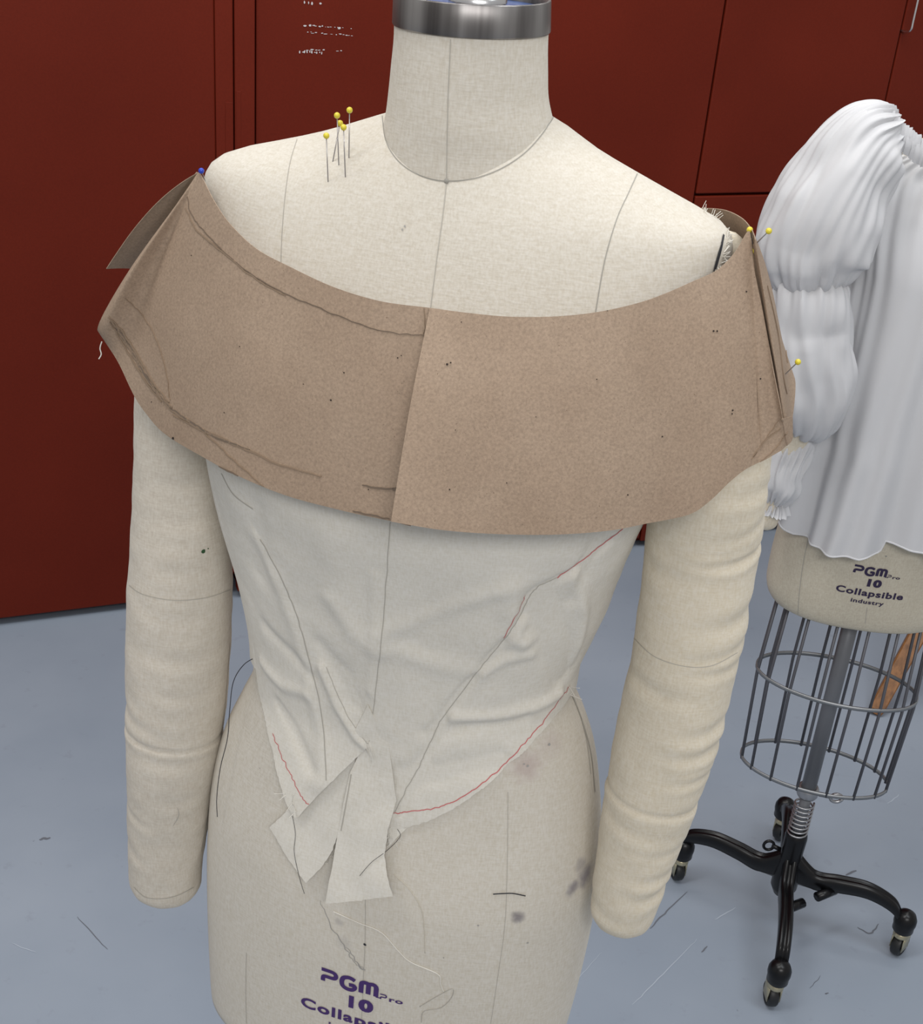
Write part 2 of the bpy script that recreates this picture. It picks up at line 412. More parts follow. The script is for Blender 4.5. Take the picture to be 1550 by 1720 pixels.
# ------------------------------------------------------------------ dress form torso surface
class Torso:
    """horizontal superellipse sections; s = wearer's left (viewer's right), f = front"""
    def __init__(s, X, Y, yaw, silY, L, Rr, depth, ph):
        s.X, s.Y = X, Y; s.S = V((math.cos(yaw), -math.sin(yaw), 0)); s.Fv = V((-math.sin(yaw), -math.cos(yaw), 0))
        d = V((math.cos(ph), -math.sin(ph), 0)); nrm = V((math.sin(ph), math.cos(ph), 0)); ax = V((X, Y, 0))
        def sil(lst):
            o = []
            for px, py in lst:
                rr_ = ray(px, py); t_ = (ax-CAM).dot(nrm)/rr_.dot(nrm); p = CAM+rr_*t_; o.append((p.z, (p-ax).dot(d)))
            o.sort(); return o
        s.l = sil(L) if L else None; s.r = sil(Rr) if Rr else None
        s.d = d; s.yaw = yaw; s.ph = ph; s.depth = sorted(depth)
    def sec(s, z):
        bf, bb, n = interp(s.depth, z)
        sl = interp(s.l, z)[0]; sr = interp(s.r, z)[0]
        E = (sr-sl)/2; c = (sr+sl)/2; b_ = (bf+bb)/2; dy = s.yaw-s.ph
        a = E*1.0
        a2 = E*E-(b_*math.sin(s.yaw))**2
        a = math.sqrt(max(a2, E*E*.5))/math.cos(s.yaw)
        a = min(a, E*1.03)
        return V((s.X, s.Y, 0))+s.d*c, a, bf, bb, n
    def P(s, t, z, off=0):
        c, a, bf, bb, n = s.sec(z)
        ct, st = math.cos(t), math.sin(t)
        x = a*math.copysign(abs(ct)**(2/n), ct); y = (bf if st > 0 else bb)*math.copysign(abs(st)**(2/n), st)
        p = c+s.S*x+s.Fv*y; p.z = z
        if off: p = p+s.N(t, z)*off
        return p
    def N(s, t, z):
        e = .004; a = s.P(t+e, z)-s.P(t-e, z); b_ = s.P(t, z+.002)-s.P(t, z-.002)
        n = a.cross(b_)
        if n.length < 1e-12: return V((0, 0, 1))
        n.normalize(); o = s.S*math.cos(t)+s.Fv*math.sin(t)
        return n if n.dot(o) > 0 or abs(n.dot(o)) < .05 and n.z > 0 else -n
    def inv(s, p):
        c, a, bf, bb, n = s.sec(p.z); q = p-c; x = q.dot(s.S); y = q.dot(s.Fv)
        b_ = bf if y > 0 else bb
        return math.atan2(math.copysign((abs(y)/b_)**(n/2), y), math.copysign((abs(x)/a)**(n/2), x)), p.z

Lsil = [(680, 165), (664, 190), (642, 194), (600, 207), (550, 223), (500, 236), (450, 247), (410, 255), (380, 263), (358, 276), (348, 292), (345, 310), (348, 360), (355, 450), (362, 560), (366, 650), (370, 730),
        (385, 840), (415, 960), (431, 1050), (433, 1115), (412, 1160), (385, 1215), (366, 1290), (358, 1380), (357, 1480), (360, 1580), (366, 1680), (374, 1702), (392, 1716)]
Rsil = [(898, 165), (915, 195), (937, 206), (970, 228), (1010, 257), (1060, 287), (1120, 322), (1170, 350), (1200, 367), (1216, 381), (1221, 400), (1218, 440), (1200, 520), (1170, 620), (1130, 730),
        (1090, 820), (1045, 920), (1012, 1005), (985, 1060), (966, 1105), (960, 1150), (978, 1195), (994, 1250), (1002, 1320), (1005, 1400), (1000, 1480), (985, 1560), (966, 1640), (945, 1712), (935, 1735), (920, 1750)]
D1 = [(1.56, .030, .045, 2.0), (1.53, .038, .055, 1.8), (1.51, .053, .070, 1.75), (1.49, .0645, .085, 1.9), (1.46, .079, .098, 2.1), (1.42, .095, .108, 2.3), (1.37, .115, .110, 2.4), (1.31, .130, .100, 2.4),
      (1.25, .126, .095, 2.3), (1.17, .106, .086, 2.2), (1.08, .092, .080, 2.15), (1.03, .090, .082, 2.15), (.95, .098, .100, 2.15), (.85, .108, .118, 2.2), (.75, .106, .118, 2.25), (.62, .098, .108, 2.3), (.57, .090, .10, 2.3)]
T1 = Torso(-.031, .97, R(14), .97, Lsil, Rsil, D1, R(9))
def torso_mesh(T, zt, zb, nz=150, nt_=180, cap=True):
    bm = bmesh.new()
    zs = [zt+(zb-zt)*j/nz for j in range(nz+1)]
    P = [[T.P(2*math.pi*i/nt_, z) for z in zs] for i in range(nt_)]
    vs = grid(bm, P, True)
    if cap:
        bm.faces.new([vs[i][0] for i in range(nt_)])
        bt = [vs[i][-1] for i in range(nt_)]
        r2 = []
        c = T.sec(zb)[0]; c.z = zb-.004
        for v_ in bt: q = v_.co.lerp(c, .06); q.z = zb-.004; r2.append(bm.verts.new(q))
        for i in range(nt_): bm.faces.new((bt[i], r2[i], r2[(i+1) % nt_], bt[(i+1) % nt_]))
        bm.faces.new(list(reversed(r2)))
    bmesh.ops.recalc_face_normals(bm, faces=bm.faces[:])
    return bm
form = empty('dress_form', (-.031, .97, 0))
setp(form, 'large cream linen dress form in front with metal neck band and two stuffed arms', 'dress form')
bmT = torso_mesh(T1, 1.545, .592)
# neck: leaning cylinder down into the shoulders
def neck_ring(pl, pr, Y, n=64, k=.95):
    a_ = atY(*pl, Y); b_ = atY(*pr, Y); c = (a_+b_)/2; x = (b_-a_)/2; x.z = x.z*.35; y = V((x.y, -x.x, 0)).normalized()*x.length*k
    return c, [c+x*math.cos(2*math.pi*i/n)+y*math.sin(2*math.pi*i/n) for i in range(n)]
NR = []
for pl, pr in [((662, 30), (923, 33)), ((661, 70), (921, 72)), ((657, 110), (921, 115)), ((653, 150), (922, 160)), ((648, 190), (931, 205)), ((640, 230), (942, 255)), ((634, 290), (950, 320)), ((632, 350), (954, 380))]:
    NR.append(neck_ring(pl, pr, .965, k=.95 if pl[1] < 180 else .93 if pl[1] < 210 else .88))
P = [[NR[j][1][i] for j in range(len(NR))] for i in range(64)]
P = [catmull(row, 6) for row in P]
grid(bmT, P, True)
body_bvh = bvh_of(bmT)
fm = bmT
PX = lambda l: l
S1, S2 = 1, 2
for px, w, mi in [
    ([(757, 66), (753, 150), (751, 230), (750, 303)], .0006, 2),
    ([(750, 306), (744, 360), (733, 440), (723, 520)], .0006, 2),
    ([(642, 195), (648, 235), (662, 262), (684, 283), (715, 298), (750, 304), (795, 300), (840, 284), (880, 258), (910, 226), (930, 195)], .0007, 1),
    ([(499, 234), (487, 275), (479, 330), (474, 390), (472, 440)], .0005, 2),
    ([(1070, 292), (1055, 325), (1035, 370), (1015, 440), (1000, 525)], .0006, 1),
    ([(614, 1500), (613, 1590), (610, 1650), (607, 1719)], .0005, 2),
    ([(853, 1330), (852, 1440), (848, 1550), (836, 1640), (824, 1719)], .0004, 2),
    ([(414, 1600), (413, 1660), (414, 1719)], .0005, 2),
    ([(956, 1156), (968, 1185), (982, 1225), (993, 1270), (999, 1330)], .0022, 2),
    ([(961, 1170), (975, 1205), (986, 1250), (992, 1300)], .0010, 2)]:
    mark(fm, body_bvh, px, w, mi)
# needle work and hairline marks on the form
mark(fm, body_bvh, [(1214, 395), (1209, 420), (1200, 452)], .0016, 3, off=.001)
mark(fm, body_bvh, [(1211, 408), (1204, 430), (1197, 456)], .0012, 3, off=.001)
for px in ([(537, 1512), (560, 1560), (585, 1600), (603, 1625)], [(580, 1590), (600, 1615), (612, 1628)]): mark(fm, body_bvh, px, -.0009, 4, jit=5)
mark(fm, body_bvh, [(601, 1617), (606, 1626), (614, 1629)], -.0018, 4)
def dotmark(bm, bvh, px, py, rad, mi, off=.0006, n=10, bulge=0):
    p, nn = hit(bvh, px, py)
    if p is None: return
    x = nn.orthogonal().normalized(); y = nn.cross(x)
    c = bm.verts.new(p+nn*(off+bulge)); rg = [bm.verts.new(p+nn*off+(x*math.cos(2*math.pi*k/n)+y*math.sin(2*math.pi*k/n))*rad*(.8+.3*random.random())) for k in range(n)]
    for k in range(n):
        f = bm.faces.new((c, rg[k], rg[(k+1) % n])); f.material_index = mi
dotmark(fm, body_bvh, 750, 304, .0021, 1, bulge=.0012)
dotmark(fm, body_bvh, 613, 1586, .0016, 3)
for (x, y, r_) in [(922, 1250, .0014), (886, 1286, .0012), (880, 1283, .0008), (886, 1583, .0010), (470, 1605, .0006), (680, 380, .0008), (676, 386, .0008), (745, 1608, .0007), (803, 1554, .001), (437, 1290, .0006), (540, 1297, .0009)]:
    dotmark(fm, body_bvh, x, y, r_, 4)
stains = []
for (x, y, r_, col, amt) in [(924, 1250, .018, (.52, .44, .41), .38), (884, 1287, .021, (.46, .36, .34), .55), (868, 1540, .009, (.16, .14, .16), .75), (984, 1470, .016, (.22, .20, .23), .75), (962, 1493, .010, (.20, .18, .21), .75), (975, 1452, .011, (.26, .24, .26), .5), (578, 1585, .012, (.40, .38, .36), .3), (570, 1550, .007, (.32, .30, .30), .4)]:
    p, _ = hit(body_bvh, x, y)
    if p: stains.append((tuple(p), r_, col, amt))
M_BODY = fabric('form_linen', (.645, .598, .515), .07, blot=5, stains=stains)
M_SMUDGE = plain('grey_smudge', (.36, .345, .325), .95)
torso = obj('torso', bmT, [M_BODY, M_SEAM, M_SEAM_SOFT, M_BLACKTH, M_SMUDGE], form)
md = torso.modifiers.new('s', 'EDGE_SPLIT'); torso.modifiers.remove(md)
torso.matrix_parent_inverse = Matrix()  # object space = world space for the stains
torso.matrix_parent_inverse = Matrix.Translation(-form.location)
# metal neck band
c0, _r = neck_ring((662, 26), (923, 30), .965); cT, rT = neck_ring((663, -8), (924, -5), .965); cB, rB = neck_ring((661, 44), (923, 48), .965)
def scl(ring, c, k): return [c+(p-c)*k for p in ring]
def rings_grid(bm, rs): grid(bm, [[r_[i] for r_ in rs] for i in range(len(rs[0]))], True)
bm = bmesh.new()
dn = V((0, 0, -.001))
rings_grid(bm, [scl(rB, cB, .985), scl(rB, cB, 1.012), [p.lerp(q, .04) for p, q in zip(scl(rB, cB, 1.02), scl(rT, cT, 1.02))], scl(rT, cT, 1.02), [p+V((0, 0, .0008)) for p in scl(rT, cT, 1.005)], scl(rT, cT, .97), [p.lerp(q, .42) for p, q in zip(scl(rT, cT, .97), scl(rB, cB, .97))]])
bmesh.ops.recalc_face_normals(bm, faces=bm.faces[:])
obj('neck_band', bm, M_BAND, form)
mid = [p.lerp(q, .30) for p, q in zip(scl(rT, cT, .972), scl(rB, cB, .972))]; cm = cT.lerp(cB, .30)
bm = bmesh.new(); rings_grid(bm, [mid, scl(mid, cm, .9), [p+V((0, 0, .002)) for p in scl(mid, cm, .5)], scl(mid, cm, .02)])
bmesh.ops.recalc_face_normals(bm, faces=bm.faces[:])
obj('neck_cap', bm, M_CAPBLUE, form)
bm = bmesh.new(); lathe(bm, [(.0, .03), (.012, .03), (.014, .026), (.014, .012), (.02, .010), (.02, 0), (.0, 0)], cm+V((.004, -.022, .0)), 24)
bmesh.ops.recalc_face_normals(bm, faces=bm.faces[:])
obj('cap_knob', bm, M_CHROME, form)

# ------------------------------------------------------------------ stuffed arms
def arm_mesh(rows, creases, seams, end_round=True, nt_=72, amp=1.0, seed=0):
    """rows: (xl,yl,xr,yr,Y); creases: (s, amp, angle centre, spread)"""
    C_, Rv = [], []
    for xl, yl, xr, yr, Y in rows:
        a_ = atY(xl, yl, Y); b_ = atY(xr, yr, Y); C_.append((a_+b_)/2); Rv.append((b_-a_).length/2)
    pts = catmull(C_, 14); rad = [p.x for p in catmull([V((r_, 0, 0)) for r_ in Rv], 14)]
    L = [0]
    for a_, b_ in zip(pts, pts[1:]): L.append(L[-1]+(b_-a_).length)
    # resample along length
    def at(s):
        for i in range(len(L)-1):
            if L[i] <= s <= L[i+1]: k = (s-L[i])/max(L[i+1]-L[i], 1e-9); return pts[i].lerp(pts[i+1], k), rad[i]*(1-k)+rad[i+1]*k
        return pts[-1], rad[-1]
    n = 230; bm = bmesh.new(); P = [[] for _ in range(nt_)]
    toc = (CAM-pts[len(pts)//2]); toc.z = 0; toc.normalize()
    for j in range(n+1):
        s = L[-1]*j/n; c, r_ = at(s); c2, _ = at(min(s+.004, L[-1])); c1, _ = at(max(s-.004, 0)); t_ = (c2-c1).normalized()
        y = (toc-t_*toc.dot(t_)).normalized(); x = y.cross(t_).normalized()
        if x.x < 0: x = -x
        endk = 1.0
        de = L[-1]-s
        if end_round and de < .022: endk = math.sqrt(max(1-((.022-de)/.022)**2.6, 0.0))*.97+.03
        ds = s
        if ds < .03: endk *= math.sqrt(max(1-((.03-ds)/.03)**2, .0))*.95+.05
        for i in range(nt_):
            a_ = 2*math.pi*i/nt_       # 0 = viewer right, 90 deg = towards viewer
            d = 0
            for (sc, am, ac, sp, wd_, bow) in creases:
                # crease lines bow downward toward the viewer side
                cy = sc+bow*math.sin(a_)
                da = (a_-ac+math.pi) % (2*math.pi)-math.pi
                g = math.exp(-(da/sp)**2)
                u_ = (s-cy)/wd_
                d += am*g*(-math.exp(-u_*u_)+.6*math.exp(-(u_-1.7)**2)+.5*math.exp(-(u_+1.7)**2))
            for sc in seams:
                u_ = (s-sc-.004*math.sin(a_))/.0022; d -= .0022*math.exp(-u_*u_)
                u_ = (s-sc-.004*math.sin(a_)-.006)/.005; d += .0008*math.exp(-u_*u_)
            d += .0012*amp*mnoise.noise(V((math.cos(a_)*1.2+seed, math.sin(a_)*1.2, s*26)))
            d += .0007*amp*mnoise.noise(V((math.cos(a_)*3+seed, math.sin(a_)*3, s*60)))
            rr_ = (r_+d*min(1, endk*1.3))*endk
            P[i].append(c+x*math.cos(a_)*rr_+y*math.sin(a_)*rr_*.92)
    vs = grid(bm, P, True)
    bm.faces.new([vs[i][-1] for i in range(nt_)]); bm.faces.new([vs[i][0] for i in reversed(range(nt_))])
    bmesh.ops.recalc_face_normals(bm, faces=bm.faces[:])
    return bm, L[-1]
rowsR = [(1188, 384, 1252, 390, .935), (1182, 430, 1264, 428, .935), (1170, 500, 1274, 510, .94), (1150, 600, 1292, 620, .94), (1125, 700, 1296, 730, .935), (1098, 800, 1291, 800, .912), (1085, 900, 1277, 905, .910), (1078, 980, 1262, 990, .905),
         (1062, 1090, 1240, 1100, .90), (1043, 1190, 1215, 1205, .893), (1030, 1250, 1196, 1270, .89), (1015, 1340, 1165, 1360, .885), (1002, 1430, 1128, 1450, .88), (994, 1500, 1103, 1520, .878), (992, 1550, 1085, 1566, .878)]
cr_R = []
rr = random.Random(5)
for k in range(26):
    s = .17+k*.0255+rr.uniform(-.006, .006)
    side = rr.choice([0, 0, 1]); cr_R.append((s, rr.uniform(.0006, .0022), R(35) if side == 0 else R(120), rr.uniform(.6, 1.1), rr.uniform(.004, .008), rr.uniform(.004, .014)))
bmA, LR = arm_mesh(rowsR, cr_R, [.485], seed=4)
armR_bvh = bvh_of(bmA)
mark(bmA, armR_bvh, [(1065, 1072), (1100, 1103), (1150, 1119), (1195, 1118), (1238, 1096)], .0006, 1)
for px in ([(1205, 460), (1212, 430), (1216, 400)], [(1200, 470), (1196, 452)]): mark(bmA, armR_bvh, px, .0008, 2)
for k in range(5):
    y = 398+k*13; x = 1219-k*3.5; mark(bmA, armR_bvh, [(x, y), (x+7, y+3)], .0006, 2)
armR = obj('arm', bmA, [M_ARM, M_SEAM_SOFT, M_SEAM], form)
armR['label'] = 'stuffed cream arm with many horizontal wrinkles, on the right'
rowsL = [(318, 330, 372, 335, 1.03), (296, 370, 380, 380, 1.03), (268, 440, 385, 450, 1.03), (244, 530, 385, 540, 1.025), (230, 620, 380, 640, 1.02), (227, 700, 372, 720, 1.018), (225, 800, 378, 810, 1.015), (222, 900, 389, 900, 1.012), (218, 990, 388, 985, 1.01),
         (215, 1080, 386, 1075, 1.008), (215, 1180, 378, 1170, 1.005), (216, 1270, 366, 1260, 1.0), (217, 1350, 353, 1340, .998), (219, 1430, 340, 1420, .995), (222, 1490, 333, 1478, .993), (230, 1508, 322, 1500, .993)]
cr_L = []
for k in range(15):
    s = .22+k*.043+rr.uniform(-.01, .01)
    cr_L.append((s, rr.uniform(.0004, .0013), R(150) if rr.random() < .6 else R(80), rr.uniform(.5, 1.0), rr.uniform(.004, .009), rr.uniform(.006, .016)))
bmA, LL = arm_mesh(rowsL, cr_L, [.508], seed=9)
armL_bvh = bvh_of(bmA)
mark(bmA, armL_bvh, [(217, 983), (240, 998), (290, 1008), (345, 1004), (387, 990)], .0007, 1)
mark(bmA, armL_bvh, [(225, 1490), (245, 1507), (275, 1509), (300, 1503), (325, 1490)], .0009, 1)
dotmark(bmA, armL_bvh, 341, 926, .0022, 2); dotmark(bmA, armL_bvh, 349, 921, .0007, 2)
mark(bmA, armL_bvh, [(290, 1388), (300, 1370), (298, 1356)], -.0008, 1)
mark(bmA, armL_bvh, [(386, 1080), (378, 1180), (366, 1270), (352, 1350), (338, 1430)], .0013, 1)
armL = obj('arm', bmA, [M_ARM_L, M_SEAM_SOFT, M_GREEN], form)
armL['label'] = 'stuffed smoother arm with one elbow seam, on the left'
# frayed canvas at the right arm cap
bm = bmesh.new()
def frays(bm, bvh, px, count, ln, seed, w=.0005):
    q = random.Random(seed); P = catmull([V((a, b_, 0)) for a, b_ in px], 12)
    for k in range(count):
        p = q.choice(P); h_, n_ = hit(bvh, p.x+q.uniform(-2, 2), p.y+q.uniform(-2, 2))
        if h_ is None: continue
        d = (n_+V((q.uniform(-1, 1), q.uniform(-1, 1), q.uniform(-1, 1)))*.9).normalized()*ln*q.uniform(.4, 1)
        e = V((q.uniform(-1, 1), q.uniform(-1, 1), q.uniform(-1, 1)))*ln*.4
        tube(bm, catmull([h_, h_+d*.5+e*.5, h_+d+e], 3), w*.5, 5)
comb = bmesh.new(); comb.from_mesh(torso.data); comb.from_mesh(armR.data); comb_bvh = bvh_of(comb); comb.free()
frays(bm, comb_bvh, [(1178, 353), (1195, 362), (1208, 372)], 16, .0055, 1, .0004)
frays(bm, comb_bvh, [(1222, 378), (1222, 400), (1214, 430), (1206, 455)], 40, .0055, 2, .0006)
ob = obj('frayed_edge', bm, M_WHITETH, armR); ob['label'] = 'frayed white threads at the arm cap'

# ------------------------------------------------------------------ wire cage stand builder
def stand(root, cx, cy, yaw, ztop, zring, abz, foot, legs, zcol, spring_r=.0158, colour=None, pole_top=None, wires=16, labelled=False):
    S = V((math.cos(yaw), -math.sin(yaw), 0)); Fv = V((-math.sin(yaw), -math.cos(yaw), 0)); c = V((cx, cy, 0))
    def el(z, k, a=None, b_=None):
        a0, b0 = lin([(q[0], q[1]) for q in abz], z), lin([(q[0], q[2]) for q in abz], z)
        p = c+S*math.cos(k)*a0+Fv*math.sin(k)*b0; p.z = z; return p
    for z in zring:
        bm = bmesh.new(); n = 72; prev = None
        rg = []
        for i in range(n):
            p = el(z, 2*math.pi*i/n); o_ = (p-V((cx, cy, z))).normalized()
            rg.append([bm.verts.new(p+o_*x_+V((0, 0, z_))) for x_, z_ in ((.0022, .0032), (.0022, -.0032), (-.0004, -.0032), (-.0004, .0032))])
        for i in range(n):
            a_, b_ = rg[i], rg[(i+1) % n]
            for k in range(4): bm.faces.new((a_[k], b_[k], b_[(k+1) % 4], a_[(k+1) % 4]))
        obj('cage_ring', bm, M_RING, root)
    for i in range(wires):
        k = 2*math.pi*(i+.5)/wires; bm = bmesh.new()
        tube(bm, [el(zring[0]-.004, k), el((zring[0]+ztop)/2, k), el(ztop, k)], .0026, 8)
        obj('cage_wire', bm, M_WIRE, root)
    bm = bmesh.new(); lathe(bm, [(.0, pole_top), (.0125, pole_top), (.0125, zcol+.002), (.0, zcol+.002)], c, 28)
    bmesh.ops.recalc_face_normals(bm, faces=bm.faces[:]); obj('pole', bm, M_POLE, root, smooth=True)
    bm = bmesh.new(); lathe(bm, [(0, zcol+.03), (.0092, zcol+.03), (.0092, .16), (0, .16)], c, 20)
    bmesh.ops.recalc_face_normals(bm, faces=bm.faces[:]); obj('inner_pole', bm, M_POLE, root)
    # collar clamp with a wing screw
    bm = bmesh.new(); prof = [(.0125, -.009), (.016, -.010), (.018, -.006), (.018, .006), (.016, .010), (.0125, .009)]
    lathe(bm, prof, c+V((0, 0, zcol)), 28)
    tube(bm, [c+V((.018, -.006, zcol)), c+V((.036, -.010, zcol))], .0042, 10)
    q0 = c+V((.046, -.013, zcol))
    tube(bm, [q0+V((.010*math.cos(k), 0, .008*math.sin(k))) for k in [x_*math.pi/8 for x_ in range(17)]], .003, 8)
    bmesh.ops.recalc_face_normals(bm, faces=bm.faces[:]); obj('collar_clamp', bm, M_STEEL, root)
    # spring
    bm = bmesh.new(); z0, z1, turns = .205, zcol-.025, 8; pts = []
    for k in range(turns*24+1):
        a_ = 2*math.pi*k/24; f_ = k/(turns*24); pts.append(c+V((spring_r*math.cos(a_), spring_r*math.sin(a_), z0+(z1-z0)*f_)))
    tube(bm, pts, .0018, 7); obj('spring', bm, M_STEEL, root)
    # hub
    bm = bmesh.new()
    lathe(bm, [(0, .215), (.012, .215), (.018, .209), (.0195, .20), (.0185, .17), (.019, .15), (.023, .12), (.023, .088), (.016, .072), (0, .070)], c, 32)
    bmesh.ops.recalc_face_normals(bm, faces=bm.faces[:]); obj('hub', bm, M_IRON, root)
    # release pedal ring beside the hub
    bm = bmesh.new(); q = c+V((-.033, .006, .17))
    tube(bm, [c+V((-.02, .004, .165)), q+V((-.002, 0, 0))], .004, 8)
    tube(bm, [q+V((-.008+.009*math.cos(k), 0, .010*math.sin(k))) for k in [x_*math.pi/8 for x_ in range(17)]], .0026, 8)
    obj('release_ring', bm, M_IRON, root)
    for (dx, dy) in legs:
        d = V((dx, dy, 0)); Lg = d.length; d.normalize(); sd = V((-d.y, d.x, 0))
        prof = catmull([V((.015, .135, 0)), V((.05, .118, 0)), V((.09, .124, 0)), V((.14, .127, 0)), (V((.185, .110, 0))), V((Lg-.006, .082, 0))], 7)
        bm = bmesh.new(); rows = []
        for i, p in enumerate(prof):
            f_ = i/(len(prof)-1); hh = .024*(1-f_)+.014*f_+(.016 if i < 6 else 0)*(1-i/6 if i < 6 else 0); ww = .0120*(1-f_)+.0105*f_
            o_ = c+d*p.x
            sec = [(-ww, -hh*.6), (-ww*1.05, hh*.25), (-ww*.8, hh*.62), (-ww*.35, hh*.72), (-ww*.25, hh*.5), (ww*.25, hh*.5), (ww*.35, hh*.72), (ww*.8, hh*.62), (ww*1.05, hh*.25), (ww, -hh*.6), (0, -hh)]
            rows.append([o_+sd*x_+V((0, 0, p.y+z_)) for x_, z_ in sec])
        grid(bm, [[r_[i] for r_ in rows] for i in range(11)], True)
        for e_ in (0, -1):
            try: bm.faces.new([bm.verts.new(p) for p in rows[e_]])
            except ValueError: pass
        e = c+d*Lg
        lathe(bm, [(0, .105), (.009, .103), (.0155, .098), (.0192, .089), (.0195, .080), (.018, .073), (.018, .064), (.015, .060), (0, .059)], e, 24)
        bmesh.ops.recalc_face_normals(bm, faces=bm.faces[:])
        lg = obj('leg', bm, M_IRON, root)
        # caster
        a_ = random.uniform(-.6, .6)+R(70); wd_ = V((math.cos(a_), math.sin(a_), 0)); ws = V((-wd_.y, wd_.x, 0))
        bm = bmesh.new(); lathe(bm, [(0, .058), (.012, .058), (.012, .054), (.0135, .052), (.0135, .049), (0, .049)], e, 20)
        for sg in (-1, 1):
            Mx = Matrix((wd_, ws, V((0, 0, 1)))).transposed().to_4x4(); Mx.translation = e
            box(bm, Mx, -.006, .018, sg*.0105-.001, sg*.0105+.001, .018, .051)
        bmesh.ops.recalc_face_normals(bm, faces=bm.faces[:])
        cb = obj('caster_bracket', bm, M_BRASS, lg); cb.parent = lg
        wc = e+wd_*.010+V((0, 0, .0215))
        bm = bmesh.new(); lathe(bm, [(0, -.0085), (.012, -.0085), (.0125, -.007), (.0165, -.007), (.019, -.0085), (.0212, -.006), (.0215, 0), (.0212, .006), (.019, .0085), (.0165, .007), (.0125, .007), (.012, .0085), (0, .0085)], wc, 28, axis=ws)
        bmesh.ops.recalc_face_normals(bm, faces=bm.faces[:])
        obj('caster_wheel', bm, M_RUBBER, lg)
    return
AX2 = V((.627, 1.768, 0))
form2 = empty('dress_form', AX2)
setp(form2, 'smaller dress form at the right with wire cage on a black cast iron caster stand', 'dress form')
fl = [atZ(1293, 1696), atZ(1508, 1606), atZ(1305, 1408), atZ(1132, 1478)]
legs2 = []
for p in fl:
    d = p-AX2; legs2.append((d.x*.97, d.y*.97))
# average radius but keep the seen directions
stand(form2, AX2.x, AX2.y, R(14), .69, [.350, .530], [(.35, .121, .064), (.53, .127, .068), (.70, .118, .060)], None, legs2, .302, pole_top=.74, wires=16)
# two lugs between the legs
bm = bmesh.new()
def lug(a_, b_): tube(bm, [V(a_), V(b_)], .0085, 10)
dF = (fl[0]-AX2).normalized(); dR = (fl[1]-AX2).normalized()
lug(AX2+dF*.085+V((0, 0, .108)), AX2+dF*.085+(dR-dF).normalized()*.042+V((0, 0, .108)))
lug(AX2+dR*.085+V((0, 0, .108)), AX2+dR*.085+(dF-dR).normalized()*.042+V((0, 0, .108)))
bmesh.ops.recalc_face_normals(bm, faces=bm.faces[:])
obj('leg_lug', bm, M_IRON, form2)
# front form's own stand (only its cage shows at the bottom edge)
stand(form, -.031, .97, R(14), .62, [.33, .50], [(.33, .15, .09), (.62, .165, .098)], None, [(.19, -.05), (.05, .19), (-.19, .05), (-.05, -.19)], .29, pole_top=.70, wires=14)

# ------------------------------------------------------------------ second torso
D2 = [(.665, .068, .085, 2.25), (.69, .076, .095, 2.3), (.76, .086, .105, 2.2), (.84, .095, .10, 2.2), (.93, .082, .080, 2.1), (1.0, .076, .074, 2.1), (1.12, .095, .082, 2.1), (1.22, .10, .085, 2.1), (1.30, .082, .080, 2.1), (1.345, .060, .070, 2.0), (1.38, .042, .055, 1.9), (1.41, .030, .04, 2.0)]
T2 = Torso(AX2.x, AX2.y, R(6), 0, None, None, D2, R(6))
ab2 = [(.672, .126), (.685, .137), (.705, .1425), (.75, .143), (.83, .137), (.93, .112), (.97, .103), (1.08, .118), (1.2, .135), (1.28, .150), (1.33, .150), (1.355, .135), (1.375, .095), (1.39, .060), (1.42, .045), (1.5, .045)]
T2.l = sorted([(z, -a) for z, a in ab2]); T2.r = sorted(ab2)
bm2 = torso_mesh(T2, 1.39, .674, 120, 140)
# short neck (out of frame)
lathe(bm2, [(.052, 1.36), (.048, 1.42), (.047, 1.47), (0, 1.47)], AX2, 40)
b2 = bvh_of(bm2)
mark(bm2, b2, [(1340, 1032), (1343, 990), (1352, 930), (1365, 880)], .0010, 1)
mark(bm2, b2, [(1453, 1047), (1456, 1020)], .0008, 1)
dotmark(bm2, b2, 1488, 934, .0014, 2)
obj('torso', bm2, [fabric('form_linen_aged', (.60, .545, .435), .07, blot=9), M_SEAM_SOFT, M_SEAM], form2)

